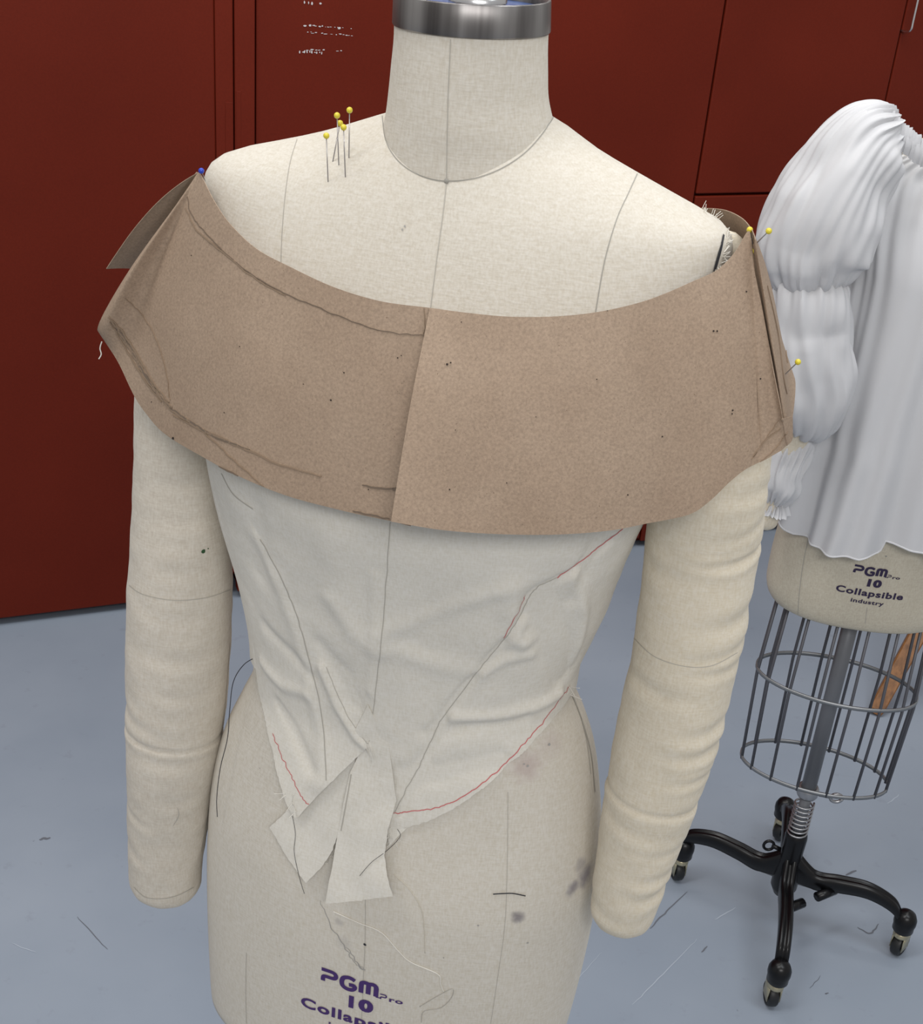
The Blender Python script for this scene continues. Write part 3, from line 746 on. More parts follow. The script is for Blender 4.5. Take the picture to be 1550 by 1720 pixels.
# ------------------------------------------------------------------ printed marks
def glyph_strokes(letter):
    if letter == 'P': return [[(0, 1.0), (.62, 1.0), (.86, .93), (.95, .76), (.90, .58), (.72, .50), (.30, .50), (.16, .44), (.12, .30), (.12, .08)]], .25
    if letter == 'G': return [[(.95, .86), (.72, .96), (.45, .98), (.18, .85), (.08, .55), (.14, .22), (.38, .05), (.66, .03), (.90, .14), (.92, .42), (.55, .42)]], .27
    if letter == 'M': return [[(.08, .05), (.08, .72), (.14, .9), (.32, .96), (.50, .9), (.52, .60), (.52, .08)], [(.50, .86), (.68, .96), (.88, .94), (.98, .82), (1.0, .6), (1.0, .05)]], .27
def print_text(bm, T, p0, k=1.0, lines=4, cap_lines=None, slant=0):
    t0, z0 = T.inv(p0)
    def surf(x, y):
        z = z0+y*k; t_ = t0; rem = x*k; st = .003*(-1 if rem > 0 else 1)
        # walk along the section; increasing t goes viewer-left (wearer's right)
        n = max(1, int(abs(rem)/.002)); step = rem/n
        for _ in range(n):
            a_ = T.P(t_, z); b_ = T.P(t_-.01, z); t_ -= .01*step/max((b_-a_).length, 1e-5)
        return T.P(t_, z, .0007)
    def stroke(P, w):
        P = [V((a, b_)) for a, b_ in P]
        C3 = catmull([V((p.x, p.y, 0)) for p in P], 5)
        for i, p in enumerate(C3):
            tq = (C3[min(i+1, len(C3)-1)]-C3[max(i-1, 0)]).normalized(); s = V((-tq.y, tq.x, 0))*w/2
            yield p-s, p+s
    def draw(P, w):
        L = [(bm.verts.new(surf(a.x, a.y)), bm.verts.new(surf(b_.x, b_.y))) for a, b_ in stroke(P, w)]
        for a, b_ in zip(L, L[1:]): bm.faces.new((a[0], a[1], b_[1], b_[0]))
    def word(letters, x, y, w, h, gap):
        for ch in letters:
            st, lw = glyph_strokes(ch)
            for s in st: draw([(x+px*w, y+py*h) for px, py in s], lw*h*1.08)
            x += w+gap
        return x
    x = word('PGM', -.0385, .014, .0158, .0165, .0040)
    draw([(x-.004, .0145), (x+.001, .0145)], .0012)
    st, lw = glyph_strokes('P')
    draw([(x+px*.0065, .0130+py*.0072) for px, py in st[0]], .0014)
    def font(txt, x, y, h, wx, bold, centre=True, sp=1.0):
        cu_ = bpy.data.curves.new('print', 'FONT'); cu_.body = txt; cu_.size = h/.72; cu_.offset = bold; cu_.space_character = sp
        cu_.resolution_u = 4
        if centre: cu_.align_x = 'CENTER'
        o = bpy.data.objects.new('print', cu_); COL.objects.link(o); bpy.context.view_layer.update()
        me = bpy.data.meshes.new_from_object(o.evaluated_get(bpy.context.evaluated_depsgraph_get()))
        tmp = bmesh.new(); tmp.from_mesh(me); bmesh.ops.triangulate(tmp, faces=tmp.faces[:])
        vm = {v_: bm.verts.new(surf(x+v_.co.x*wx, y+v_.co.y)) for v_ in tmp.verts}
        for f in tmp.faces:
            try: bm.faces.new([vm[v_] for v_ in f.verts])
            except ValueError: pass
        tmp.free(); COL.objects.unlink(o); bpy.data.objects.remove(o); bpy.data.meshes.remove(me); bpy.data.curves.remove(cu_)
    font('ro', x+.0085, .0130, .0062, 1.6, .00025, False, 1.1)
    font('10', 0.001, -.009, .0150, 1.25, .0013, True, 1.1)
    font('Collapsible', 0.0, -.031, .0135, 1.25, .0006, True, 1.12)
    if lines > 3: font('industry', 0.0, -.048, .0085, 1.35, .0003, True, 1.1)
bm = bmesh.new(); p0, _ = hit(body_bvh, 601, 1683); print_text(bm, T1, p0, 1.0)
obj('printed_logo', bm, M_PRINT, form, smooth=False)
bm = bmesh.new(); p0, _ = hit(b2, 1466, 978); print_text(bm, T2, p0, .84)
obj('printed_logo', bm, M_PRINT2, form2, smooth=False)

# ------------------------------------------------------------------ muslin bodice on the front form
def tz(px, py):
    p, _ = hit(body_bvh, px, py)
    if p is None: return None
    return T1.inv(p)
# folds and seams as height marks, in the form's surface coordinates (metres along the section, height)
def uvm(t, z): return V(((t-math.pi/2)*.155, z))
folds = []
def fold(px, amp, w, side=0):
    P = [tz(*q) for q in px]; P = [uvm(*q) for q in P if q]
    if len(P) > 1: folds.append(([V((p.x, p.y)) for p in P], amp, w, side))
def seg_d(p, a, b_):
    ab = b_-a; k = max(0, min(1, (p-a).dot(ab)/max(ab.dot(ab), 1e-12))); q = a+ab*k
    d = p-q; return d.length, (ab.x*d.y-ab.y*d.x), k
fold([(437, 905), (470, 965), (497, 1030), (520, 1110), (540, 1200), (548, 1310)], .0022, .008, 1)     # left princess seam
fold([(432, 850), (436, 900), (440, 960)], -.0012, .012)
fold([(548, 1120), (575, 1185), (605, 1235), (620, 1248)], .0035, .005, 1)
fold([(1020, 905), (985, 935), (935, 970), (905, 988), (890, 1002), (855, 1062), (800, 1130), (740, 1210), (705, 1285), (668, 1360)], -.0022, .0045)
fold([(640, 1060), (700, 1040), (760, 1015), (830, 990)], .0012, .008)
fold([(640, 1075), (720, 1110), (800, 1128)], .0010, .010)
fold([(808, 1125), (850, 1103), (890, 1095)], .0012, .006)
fold([(830, 1100), (858, 1085), (880, 1055)], -.0010, .006)
fold([(855, 1065), (880, 1075), (900, 1068)], .0008, .006)
fold([(760, 1200), (850, 1198), (935, 1160)], .0018, .006)
fold([(720, 1230), (800, 1215), (880, 1200)], -.0012, .007)
fold([(620, 1310), (680, 1305), (760, 1290), (840, 1275)], -.0018, .012)
fold([(905, 1005), (925, 1060), (945, 1120)], -.0036, .014)
fold([(960, 960), (975, 1030), (955, 1110)], .0022, .008)
fold([(860, 985), (862, 1030), (872, 1070)], .0022, .012)
fold([(760, 900), (745, 1000), (720, 1080)], -.0016, .018)
fold([(560, 900), (575, 1000), (600, 1080)], .0012, .016)
fold([(1000, 900), (975, 960), (960, 1000)], -.0016, .009)
fold([(560, 1000), (600, 1060), (640, 1090)], .0010, .008)
fold([(450, 1050), (500, 1100), (525, 1130)], -.0012, .007)
fold([(445, 1110), (480, 1150), (520, 1160)], .0012, .006)
fold([(470, 1180), (500, 1230), (530, 1290)], -.0014, .006)
fold([(632, 960), (630, 1080), (622, 1160)], .0008, .003)
fold([(540, 1080), (580, 1130), (600, 1180)], -.0012, .008)
def bod_off(t, z):
    p = uvm(t, z); d = 0
    for P, amp, w, side in folds:
        best = 1e9; sg = 0
        for a_, b_ in zip(P, P[1:]):
            q, s_, k = seg_d(p, a_, b_)
            if q < best: best, sg, kk = q, s_, k
        if best > w*3.5: continue
        if side: d += 1.5*amp*math.exp(-(best/(w*1.3))**2)*(.6+.4*math.tanh(math.copysign(best, sg)/(w*.7)))
        else: d += 2.0*amp*math.exp(-(best/w)**2)
    d += .0012*mnoise.noise(V((p.x*22, p.y*22, 1.3)))+.0006*mnoise.noise(V((p.x*55, p.y*55, 4.3)))
    return d
bodice = empty('muslin_bodice', tuple(T1.P(math.pi/2, 1.1)))
setp(bodice, 'off white muslin bodice with red stitching and pointed hem, worn by front dress form', 'bodice')
# hem in (t,z)
hem_px = [(434, 1122), (440, 1165), (450, 1212), (462, 1258), (478, 1310), (490, 1345), (500, 1364), (507, 1368), (520, 1352), (545, 1325), (575, 1295), (600, 1270), (619, 1252)]
hemL = [tz(*p) for p in hem_px]
hem_r = [(619, 1250), (624, 1290), (628, 1325), (640, 1372), (652, 1391), (685, 1387), (720, 1376), (760, 1356), (800, 1328), (850, 1284), (895, 1240), (930, 1198), (952, 1165)]
hemR = [tz(*p) for p in hem_r]
tab = [(q[0], q[1]) for q in reversed(hemL+hemR) if q]
tab = sorted(tab)
tmin, tmax = tab[0][0], tab[-1][0]
def hem(t):
    tt = t
    if tmin <= tt <= tmax:
        return lin(tab, tt)
    # round the back the hem stays at the waist
    zl, zr = tab[-1][1], tab[0][1]
    u_ = (tt-tmax) % (2*math.pi); span = 2*math.pi-(tmax-tmin)
    return zl+(zr-zl)*(u_/span)-.02*math.sin(math.pi*u_/span)
ztop = lambda t: 1.40-.02*math.sin(t)
nT, nZ = 620, 150
bm = bmesh.new(); Pm = []
for i in range(nT):
    t = tmax-math.pi*2*i/nT; hz_ = hem(t); zt = ztop(t); row = []
    fray = .0012*mnoise.noise(V((i*1.7, 0, 5)))+.0008*mnoise.noise(V((i*.6, 3, 5)))
    for j in range(nZ+1):
        f_ = j/nZ; z = zt+(hz_+fray-zt)*f_
        off = .0030+max(-.0022, bod_off(t, z) if (-.3 < t < 3.5) else 0)
        # the left panel lifts away from the form near its pointed end
        tl = hemL[-1][0]
        if t > tl and t < tmax+.01:
            k = max(0, (t-tl)/max(tmax-tl, 1e-6)); lift = math.sin(math.pi*min(1, k*1.6))**.8 if k < .62 else math.sin(math.pi*.992)
            lift = math.exp(-((k-.30)/.32)**2)
            off += .013*lift*max(0, (1.02-z)/.18)**1.3 if z < 1.02 else 0
        row.append(T1.P(t, z, off))
    Pm.append(row)
grid(bm, Pm, True)
bod_bvh = bvh_of(bm)
for px, w, mi in [([(656, 876), (650, 960), (642, 1060), (632, 1150), (620, 1245)], .0006, 1),
                  ([(437, 905), (470, 965), (497, 1030), (520, 1110), (540, 1200), (548, 1310)], .0008, 1),
                  ([(1045, 888), (1010, 915), (985, 935), (935, 970)], .0011, 2),
                  ([(935, 970), (905, 984), (889, 1002), (875, 1030), (855, 1062), (800, 1130), (740, 1210)], .0006, 1),
                  ([(740, 1210), (722, 1248), (705, 1285), (683, 1325), (662, 1366)], .0007, 1),
                  ([(548, 1120), (575, 1185), (605, 1235), (620, 1250)], .0005, 3)]:
    mark(bm, bod_bvh, px, w, mi, jit=1.5)
mark(bm, bod_bvh, [(458, 1232), (470, 1262), (488, 1300), (505, 1335), (520, 1353)], .0008, 2, jit=3, n=16)
mark(bm, bod_bvh, [(662, 1366), (690, 1363), (740, 1354), (790, 1330), (840, 1290), (890, 1238), (930, 1188), (956, 1152)], .0009, 2, jit=3, n=16)
mark(bm, bod_bvh, [(882, 1000), (870, 1028), (845, 1072)], .0007, 2, jit=2)
mark(bm, bod_bvh, [(372, 795), (392, 830), (425, 855)], .0010, 3)
wrap = obj('bodice_panel', bm, [M_MUSLIN, M_SEAM_SOFT, M_RED, M_SEAM_SOFT], bodice)
# hanging tabs and the scrap behind
def cloth_patch(name, poly, off0, off1, ycut, rag, wave=.0015, seed=0, extra=()):
    q = random.Random(seed)
    P = []
    for i in range(len(poly)):
        a_ = V(poly[i]); b_ = V(poly[(i+1) % len(poly)]); k = max(1, int((b_-a_).length/4))
        nrm = V((-(b_-a_).y, (b_-a_).x)).normalized()
        r_ = rag[i]
        for j in range(k): P.append(a_.lerp(b_, j/k)+nrm*q.uniform(-r_, r_))
    bm = bmesh.new()
    def fn(x, y):
        p, n_ = hit(body_bvh, x, y)
        k = max(0, min(1, (y-ycut[0])/(ycut[1]-ycut[0])))
        o = off0+(off1-off0)*k+wave*mnoise.noise(V((x*.02+seed, y*.02, 2)))*1.5
        return p+n_*o
    polyfill(P, 7, fn, bm)
    bv = bvh_of(bm)
    for px, w, mi in extra: mark(bm, bv, px, w, mi)
    bmesh.ops.recalc_face_normals(bm, faces=bm.faces[:])
    o = obj(name, bm, [M_MUSLIN, M_SEAM_SOFT, M_RED], bodice); solid(o, .0005); return o
o = cloth_patch('hem_tab', [(620, 1180), (655, 1250), (668, 1340), (656, 1385), (650, 1428), (656, 1460), (666, 1491), (610, 1499), (556, 1503), (566, 1440), (572, 1395), (590, 1296), (606, 1262), (598, 1225)], .0030, .012, (1300, 1500), [0, 0, 0, .6, .6, .5, .5, .4, .4, .3, .3, 0, 0, 0], seed=1,
                extra=[([(590, 1300), (585, 1330), (573, 1395)], .0009, 1)])
o['label'] = 'square ended muslin tab at centre front'
o = cloth_patch('hem_tab', [(600, 1240), (596, 1290), (584, 1350), (572, 1398), (562, 1425), (546, 1450), (521, 1475), (490, 1438), (458, 1386), (485, 1360), (500, 1335), (540, 1300)], .0012, .007, (1330, 1470), [0, 0, .3, .8, .8, .8, .5, .5, .4, .3, 0, 0], seed=2)
o['label'] = 'pointed muslin tab left of centre'
o = cloth_patch('hem_tab', [(650, 1385), (690, 1384), (670, 1402), (655, 1420)], .001, .003, (1380, 1420), [0, .3, .6, .3], seed=3)
# frayed ends at the hem corners
cb = bmesh.new(); cb.from_mesh(wrap.data); cb.from_mesh(torso.data); cbv = bvh_of(cb); cb.free()
for px_, cnt, ln_, sd_ in [([(478, 1335), (488, 1348), (498, 1362)], 12, .009, 11), ([(655, 1392), (658, 1410), (668, 1408)], 14, .010, 12),
                           ([(572, 1398), (560, 1428), (548, 1450)], 18, .005, 13), ([(955, 1152), (958, 1165), (962, 1185)], 8, .012, 14)]:
    bm = bmesh.new(); frays(bm, cbv, px_, cnt, ln_, sd_); o = obj('frayed_edge', bm, M_WHITETH, wrap); o['kind'] = 'stuff'

# ------------------------------------------------------------------ kraft paper collar
collar = empty('paper_collar', (-.03, .85, 1.35))
setp(collar, 'wide brown kraft paper collar pattern with pencil lines pinned round the front dress form', 'paper pattern')
def facecam(bm, inv=False):
    bm.normal_update(); a_ = sum(f.normal.dot(CAM-f.calc_center_median())*f.calc_area() for f in bm.faces)
    if (a_ < 0) != inv: bmesh.ops.reverse_faces(bm, faces=bm.faces[:])
def panel(stations, nu=10, nv=26, bulge=.0, fadd=None):
    T_ = catmull([V(s[0]) for s in stations], nu); B_ = catmull([V(s[1]) for s in stations], nu)
    K_ = catmull([(V(s[2])-(V(s[0])+V(s[1]))/2)*2 if len(s) > 2 else V((0, 0, 0)) for s in stations], nu)
    rows = []
    for i, (a_, b_) in enumerate(zip(T_, B_)):
        row = []
        nx = ((T_[min(i+1, len(T_)-1)]-T_[max(i-1, 0)]).cross(b_-a_))
        nx = nx.normalized() if nx.length > 1e-9 else V((0, -1, 0))
        if nx.dot(CAM-a_) < 0: nx = -nx
        for j in range(nv+1):
            f_ = j/nv; p = a_.lerp(b_, f_)+nx*(bulge*min(1, (b_-a_).length/.13)**2*math.sin(math.pi*f_))+K_[i]*(2*f_*(1-f_))
            p = p+nx*(.0010*mnoise.noise(p*18+V((0, 0, 5))))
            row.append(p)
        rows.append(row)
    return rows
left = [((742, 521, .842), (690, 884, .812)), ((722, 517, .845), (655, 875, .812)), ((640, 506, .852), (575, 858, .822)), ((560, 482, .868), (480, 832, .842)), ((490, 450, .886), (395, 797, .865)), ((430, 418, .905), (335, 765, .893)),
        ((385, 375, .925), (275, 727, .925)), ((358, 335, .942), (245, 695, .945)), ((338, 296, .962), (225, 665, .958)), ((334, 290, .968), (200, 612, .972)), ((332, 290, .972), (178, 577, .985), (212, 494, .962)), ((331, 291, .980), (164, 556, 1.0), (206, 490, .975))]
left = [tuple(atY(*a) for a in s) for s in left]
bm = bmesh.new(); rows = panel(left, 8, 30, .004); grid(bm, rows); facecam(bm)
lb = bvh_of(bm)
for px, w, mi in [([(315, 330), (322, 360), (345, 390), (390, 435), (450, 478), (520, 510), (580, 535), (640, 555), (690, 562), (712, 562)], -.0006, 1),
                  ([(312, 350), (330, 385), (370, 420), (430, 468), (480, 497)], -.0010, 2),
                  ([(183, 532), (205, 565), (228, 600), (250, 640), (275, 672), (290, 685)], -.0030, 2), ([(188, 536), (212, 566), (236, 604), (256, 640), (284, 676)], -.0020, 2),
                  ([(184, 540), (200, 566), (222, 604), (246, 642), (272, 676)], -.0018, 2), ([(195, 552), (216, 584), (240, 624), (266, 664), (288, 684)], -.0012, 1),
                  ([(186, 540), (215, 575), (238, 618), (262, 655), (285, 684)], -.0014, 1),
                  ([(205, 560), (240, 625), (280, 680), (330, 716), (400, 748), (470, 780), (540, 800)], -.0018, 2),
                  ([(285, 684), (320, 708), (365, 735), (420, 755)], -.0016, 1),
                  ([(290, 697), (340, 725), (390, 770), (440, 815), (450, 822)], -.0010, 2),
                  ([(210, 500), (240, 530), (265, 575), (280, 630), (286, 672)], -.0008, 2),
                  ([(608, 815), (640, 820), (664, 821)], -.0014, 1),
                  ([(660, 821), (667, 821)], .0022, 1), ([(592, 858), (620, 864), (655, 872)], -.0012, 1),
                  ([(340, 768), (365, 782), (400, 799)], -.0014, 1), ([(712, 517), (714, 545), (712, 562)], .0005, 2)]:
    mark(bm, lb, px, w, mi, off=.0007, jit=2)
for x, y, r_ in [(556, 672, .0010), (578, 626, .0008), (403, 582, .0006), (668, 601, .0008), (674, 597, .0006), (619, 822, .0006), (291, 736, .0018), (322, 429, .0006), (510, 645, .0005), (255, 675, .0006), (377, 693, .0006)]:
    dotmark(bm, lb, x, y, r_*.6, 3, off=.0007)
o = solid(obj('collar_panel', bm, [M_PAPER, M_PENCIL, M_PENCIL_SOFT, M_PHOLE], collar), .0006, -1); o['label'] = 'left front half with pencil lines'
right = [((722, 517, .841), (657, 876, .786)), ((790, 526, .834), (740, 890, .786)), ((860, 532, .832), (830, 897, .786)), ((940, 531, .832), (930, 898, .789)), ((1010, 523, .835), (1020, 892, .797)), ((1075, 508, .842), (1085, 880, .808)),
         ((1120, 492, .850), (1155, 865, .816)), ((1165, 472, .860), (1190, 843, .822)), ((1205, 453, .868), (1225, 810, .830)), ((1235, 423, .878), (1250, 790, .838)), ((1258, 388, .888), (1270, 779, .845)),
         ((1262, 430, .882), (1284, 773, .846)), ((1280, 520, .870), (1298, 765, .848)), ((1299, 630, .856), (1312, 757, .852)), ((1309, 680, .850), (1317, 753, .856)), ((1313, 702, .850), (1321, 749, .860)), ((1315, 703, .851), (1323, 747, .861)), ((1323, 701, .860), (1328, 742, .864)), ((1331, 699, .868), (1331, 736, .868))]
right = [tuple(atY(*a) for a in s) for s in right]
bm = bmesh.new(); rows = panel(right, 8, 30, .004)
# right panel stops at its own side edge: upper part is trimmed by the side slit
grid(bm, rows); facecam(bm); rb = bvh_of(bm)
for px, w, mi in [([(1311, 720), (1290, 735), (1265, 765)], -.0010, 2), ([(1322, 725), (1300, 755), (1275, 778)], -.0008, 2), ([(1308, 705), (1292, 728), (1262, 772)], -.0007, 2),
                  ([(1003, 524), (1010, 519), (1020, 522)], .0006, 1)]:
    mark(bm, rb, px, w, mi, off=.0007, jit=2)
for x, y, r_ in [(751, 612, .0012), (757, 609, .0009), (1198, 556, .0010), (1204, 556, .0010), (775, 541, .0006), (1230, 689, .0010), (1229, 695, .0008), (1277, 636, .0009), (1112, 733, .0009), (1002, 637, .0007), (1054, 831, .0008), (755, 822, .0008), (851, 811, .0007), (1253, 490, .0009), (765, 722, .0005), (900, 700, .0005)]:
    dotmark(bm, rb, x, y, r_*.6, 3, off=.0007)
o = solid(obj('collar_panel', bm, [M_PAPER, M_PENCIL, M_PENCIL_SOFT, M_PHOLE], collar), .0006, -1); o['label'] = 'right front half overlapping at the centre'
# back panel: from the left shoulder round the back to the right side
bk = [((333, 290, .990), (178, 451, 1.045), (250, 353, 1.02)), ((331, 290, 1.0), (228, 452, 1.075)), ((345, 300, 1.05), (290, 470, 1.11)), ((400, 300, 1.085), (390, 500, 1.17)), ((560, 300, 1.10), (560, 520, 1.19)), ((800, 330, 1.10), (820, 550, 1.18)),
      ((1000, 350, 1.08), (1060, 580, 1.15)), ((1140, 350, 1.035), (1200, 575, 1.065)), ((1180, 349, 1.005), (1262, 595, 1.01)), ((1215, 352, .975), (1310, 622, .965)), ((1244, 366, .940), (1334, 637, .925)), ((1262, 385, .900), (1328, 712, .895), (1305, 530, .905)), ((1268, 402, .880), (1321, 718, .862), (1301, 590, .862)), ((1264, 412, .886), (1308, 728, .870), (1290, 590, .872)), ((1256, 412, .896), (1290, 720, .876), (1270, 590, .882))]
bk = [tuple(atY(*a) for a in s) for s in bk]
bm = bmesh.new(); rows = panel(bk, 8, 24, .0); grid(bm, rows); facecam(bm); bb_ = bvh_of(bm)
for px, w, mi in [([(1287, 480), (1305, 560), (1314, 632), (1320, 662)], -.0008, 2), ([(1318, 585), (1321, 610)], -.0008, 2)]: mark(bm, bb_, px, w, mi, off=.0008)
o = solid(obj('collar_panel', bm, [M_PAPER, M_PENCIL, M_PENCIL_SOFT, M_PHOLE], collar), .0006, 0); o['label'] = 'back panel, its left end standing off the shoulder'

# ------------------------------------------------------------------ white blouse on the second form
blouse = empty('blouse', (AX2.x, AX2.y, 1.0))
setp(blouse, 'sheer white gathered blouse with puffed sleeve on the right dress form', 'blouse')
def hemz(t):
    # t: section angle, pi/2 = front; viewer-left is larger t
    d = math.degrees(t-math.pi/2)
    return lin([(-180, .80), (-60, .78), (-35, .765), (-28, .78), (-18, .800), (-5, .806), (2, .806), (3.2, .788), (12, .779), (24, .776), (40, .776), (52, .782), (62, .800), (75, .82), (90, .825), (180, .81)], d)+.042
bm = bmesh.new(); nT, nZ = 360, 110; Pm = []
for i in range(nT):
    t = -math.pi/2+2*math.pi*i/nT
    zt = 1.372 if True else 0
    hz_ = hemz(t); row = []
    d = math.degrees(t-math.pi/2)
    for j in range(nZ+1):
        f_ = j/nZ; z = zt+(hz_-zt)*f_
        k = f_**1.0
        p = T2.P(t, max(z, .70)); q = T2.P(t, 1.22)
        o_ = (T2.S*math.cos(t)*1.0+T2.Fv*math.sin(t)*1.0)
        # the cloth hangs straight from the bust
        if z < 1.22:
            rp = math.hypot((p-AX2).x, (p-AX2).y); rq = math.hypot((q-AX2).x, (q-AX2).y)
            s_ = max(1.0, rq/rp) if rp < rq else 1.0
            base = V((AX2.x+(p.x-AX2.x)*s_, AX2.y+(p.y-AX2.y)*s_, z))
        else: base = V((p.x, p.y, z))
        fl_ = .012+.010*k
        w = .010*k*math.cos(9*t+1.8*math.sin(t*2+.7)+1.0+.8*f_)+.005*k*math.cos(21*t+2.0+1.5*math.sin(3*t))+.0025*math.cos(46*t+3*math.sin(5*t))*(1-k)**2
        w += .014*k*math.exp(-((d-14)/9)**2)-.004*k*math.exp(-((d+2)/5)**2)+.008*k*math.exp(-((d-60)/12)**2)-.006*k*math.exp(-((d-38)/8)**2)
        w += .006*mnoise.noise(V((math.cos(t)*2.2, math.sin(t)*2.2, z*3)))*k
        row.append(base+o_*(fl_+w))
    Pm.append(row)
vs = grid(bm, Pm, True)
# rolled hem
hp = [Pm[i][-1] for i in range(nT)]
tube(bm, hp+[hp[0]], .0013, 6, cap=False)
o = solid(obj('blouse_body', bm, M_BLOUSE, blouse), .0004)
# neck ruffle (gathered elastic edge)
def sleeve_mesh(rows, gathers, nfold, seed, n=220, nt_=150, ampf=.010):
    C_, Rv = [], []
    for xl, yl, xr, yr, Y in rows:
        a_ = atY(xl, yl, Y); b_ = atY(xr, yr, Y); C_.append((a_+b_)/2); Rv.append((b_-a_).length/2)
    pts = catmull(C_, 16); rad = [p.x for p in catmull([V((r_, 0, 0)) for r_ in Rv], 16)]
    L = [0]
    for a_, b_ in zip(pts, pts[1:]): L.append(L[-1]+(b_-a_).length)
    def at(s):
        for i in range(len(L)-1):
            if L[i] <= s <= L[i+1]: k = (s-L[i])/max(L[i+1]-L[i], 1e-9); return pts[i].lerp(pts[i+1], k), rad[i]*(1-k)+rad[i+1]*k
        return pts[-1], rad[-1]
    P = [[] for _ in range(nt_)]
    x0 = None
    for j in range(n+1):
        s = L[-1]*j/n; c, r_ = at(s); c2, _ = at(min(s+.006, L[-1])); c1, _ = at(max(s-.006, 0)); t_ = (c2-c1).normalized()
        toc = (CAM-c).normalized(); y = (toc-t_*toc.dot(t_)).normalized(); x = t_.cross(y)
        if x.dot(cr) < 0: x = -x
        g = max([math.exp(-((s-L[-1]*gs)/gw)**2) for gs, gw in gathers]+[0])
        for i in range(nt_):
            a_ = 2*math.pi*i/nt_; ph = mnoise.noise(V((math.cos(a_)*1.5+seed, math.sin(a_)*1.5, s*5)))*3
            w = math.cos(nfold*a_+ph*1.6+seed)*.55+math.cos((nfold*1.9//1)*a_-ph*2.1)*.35
            w2 = mnoise.noise(V((math.cos(a_)*1.3+seed, math.sin(a_)*1.3, s*14)))+.5*mnoise.noise(V((math.cos(a_)*2.6+seed, math.sin(a_)*2.6, s*22)))
            w3 = math.cos((nfold*3)*a_+ph)*.3*g
            rr_ = r_*(1+.02*w)+ampf*(.28+.5*g)*w*.6+.010*w2*(1-g)+w3*.006
            P[i].append(c+x*math.cos(a_)*rr_+y*math.sin(a_)*rr_)
    bm = bmesh.new(); grid(bm, P, True); return bm
YS = 1.72
rows = [(1475, 192, 1530, 222, YS), (1408, 196, 1512, 270, YS-.01), (1352, 250, 1490, 335, YS-.02), (1308, 315, 1470, 400, YS-.03), (1280, 385, 1450, 445, YS-.03), (1281, 432, 1438, 466, YS-.03), (1290, 452, 1426, 482, YS-.03), (1308, 466, 1408, 492, YS-.03)]
bm = sleeve_mesh(rows, [(0, .03), (1.0, .035)], 13, 1)
o = solid(obj('sleeve_puff', bm, M_BLOUSE, blouse), .0004); o['label'] = 'large upper puff of the sleeve'
rows = [(1316, 450, 1400, 474, YS-.03), (1294, 466, 1418, 492, YS-.035), (1284, 492, 1426, 518, YS-.04), (1278, 540, 1428, 560, YS-.04), (1280, 610, 1432, 620, YS-.045), (1290, 665, 1432, 662, YS-.045), (1306, 704, 1412, 690, YS-.04), (1325, 716, 1385, 704, YS-.03)]
bm = sleeve_mesh(rows, [(0, .03), (1.0, .02)], 9, 5)
o = solid(obj('sleeve_puff', bm, M_BLOUSE, blouse), .0004); o['label'] = 'middle puff of the sleeve'
rows = [(1325, 704, 1375, 694, YS-.02), (1308, 725, 1376, 712, YS-.02), (1296, 752, 1370, 745, YS-.025), (1280, 790, 1352, 790, YS-.03), (1276, 815, 1346, 818, YS-.03), (1284, 838, 1318, 846, YS-.03)]
bm = sleeve_mesh(rows, [(0, .02), (.45, .02), (1.0, .02)], 8, 8, n=150, ampf=.007)
o = solid(obj('sleeve_puff', bm, M_BLOUSE, blouse), .0004); o['label'] = 'lower puffs of the sleeve'
rows = [(1284, 840, 1316, 844, YS-.03), (1276, 850, 1320, 856, YS-.03), (1270, 854, 1322, 862, YS-.03)]
bm = sleeve_mesh(rows, [(0, .02), (1.0, .03)], 9, 3, n=40, ampf=.010)
solid(obj('cuff_ruffle', bm, M_BLOUSE, blouse), .0005)
# its padded arm
rowsA = [(1470, 205, 1530, 235, YS), (1350, 330, 1440, 380, YS-.02), (1318, 460, 1400, 480, YS-.03), (1310, 560, 1390, 580, YS-.04), (1308, 650, 1380, 660, YS-.04), (1300, 740, 1362, 750, YS-.03), (1284, 830, 1320, 840, YS-.03), (1268, 870, 1303, 884, YS-.03), (1264, 882, 1300, 895, YS-.03)]
bmA, _ = arm_mesh(rowsA, [], [], seed=2)
obj('arm', bmA, [M_ARM], form2)['label'] = 'stuffed arm whose tip shows below the sleeve cuff'
# ruffled neckline edge
bm = bmesh.new(); P = []
base = catmull([atY(1488, 198, 1.70), atY(1512, 222, 1.695), atY(1540, 245, 1.69), atY(1580, 275, 1.685), atY(1640, 320, 1.69), atY(1720, 340, 1.70)], 26)
rr = random.Random(2)
for i, p in enumerate(base):
    w = .004*math.cos(i*.9)+.003*math.cos(i*2.3); row = []
    for j in range(7):
        f_ = j/6; q = p+V((.004*math.sin(i*1.3), -.006-.004*math.sin(f_*3.14)+w*.7*(f_-.3), .012-.030*f_+w*.3)); row.append(q)
    P.append(row)
grid(bm, P); solid(obj('neck_ruffle', bm, M_BLOUSE, blouse), .0005)

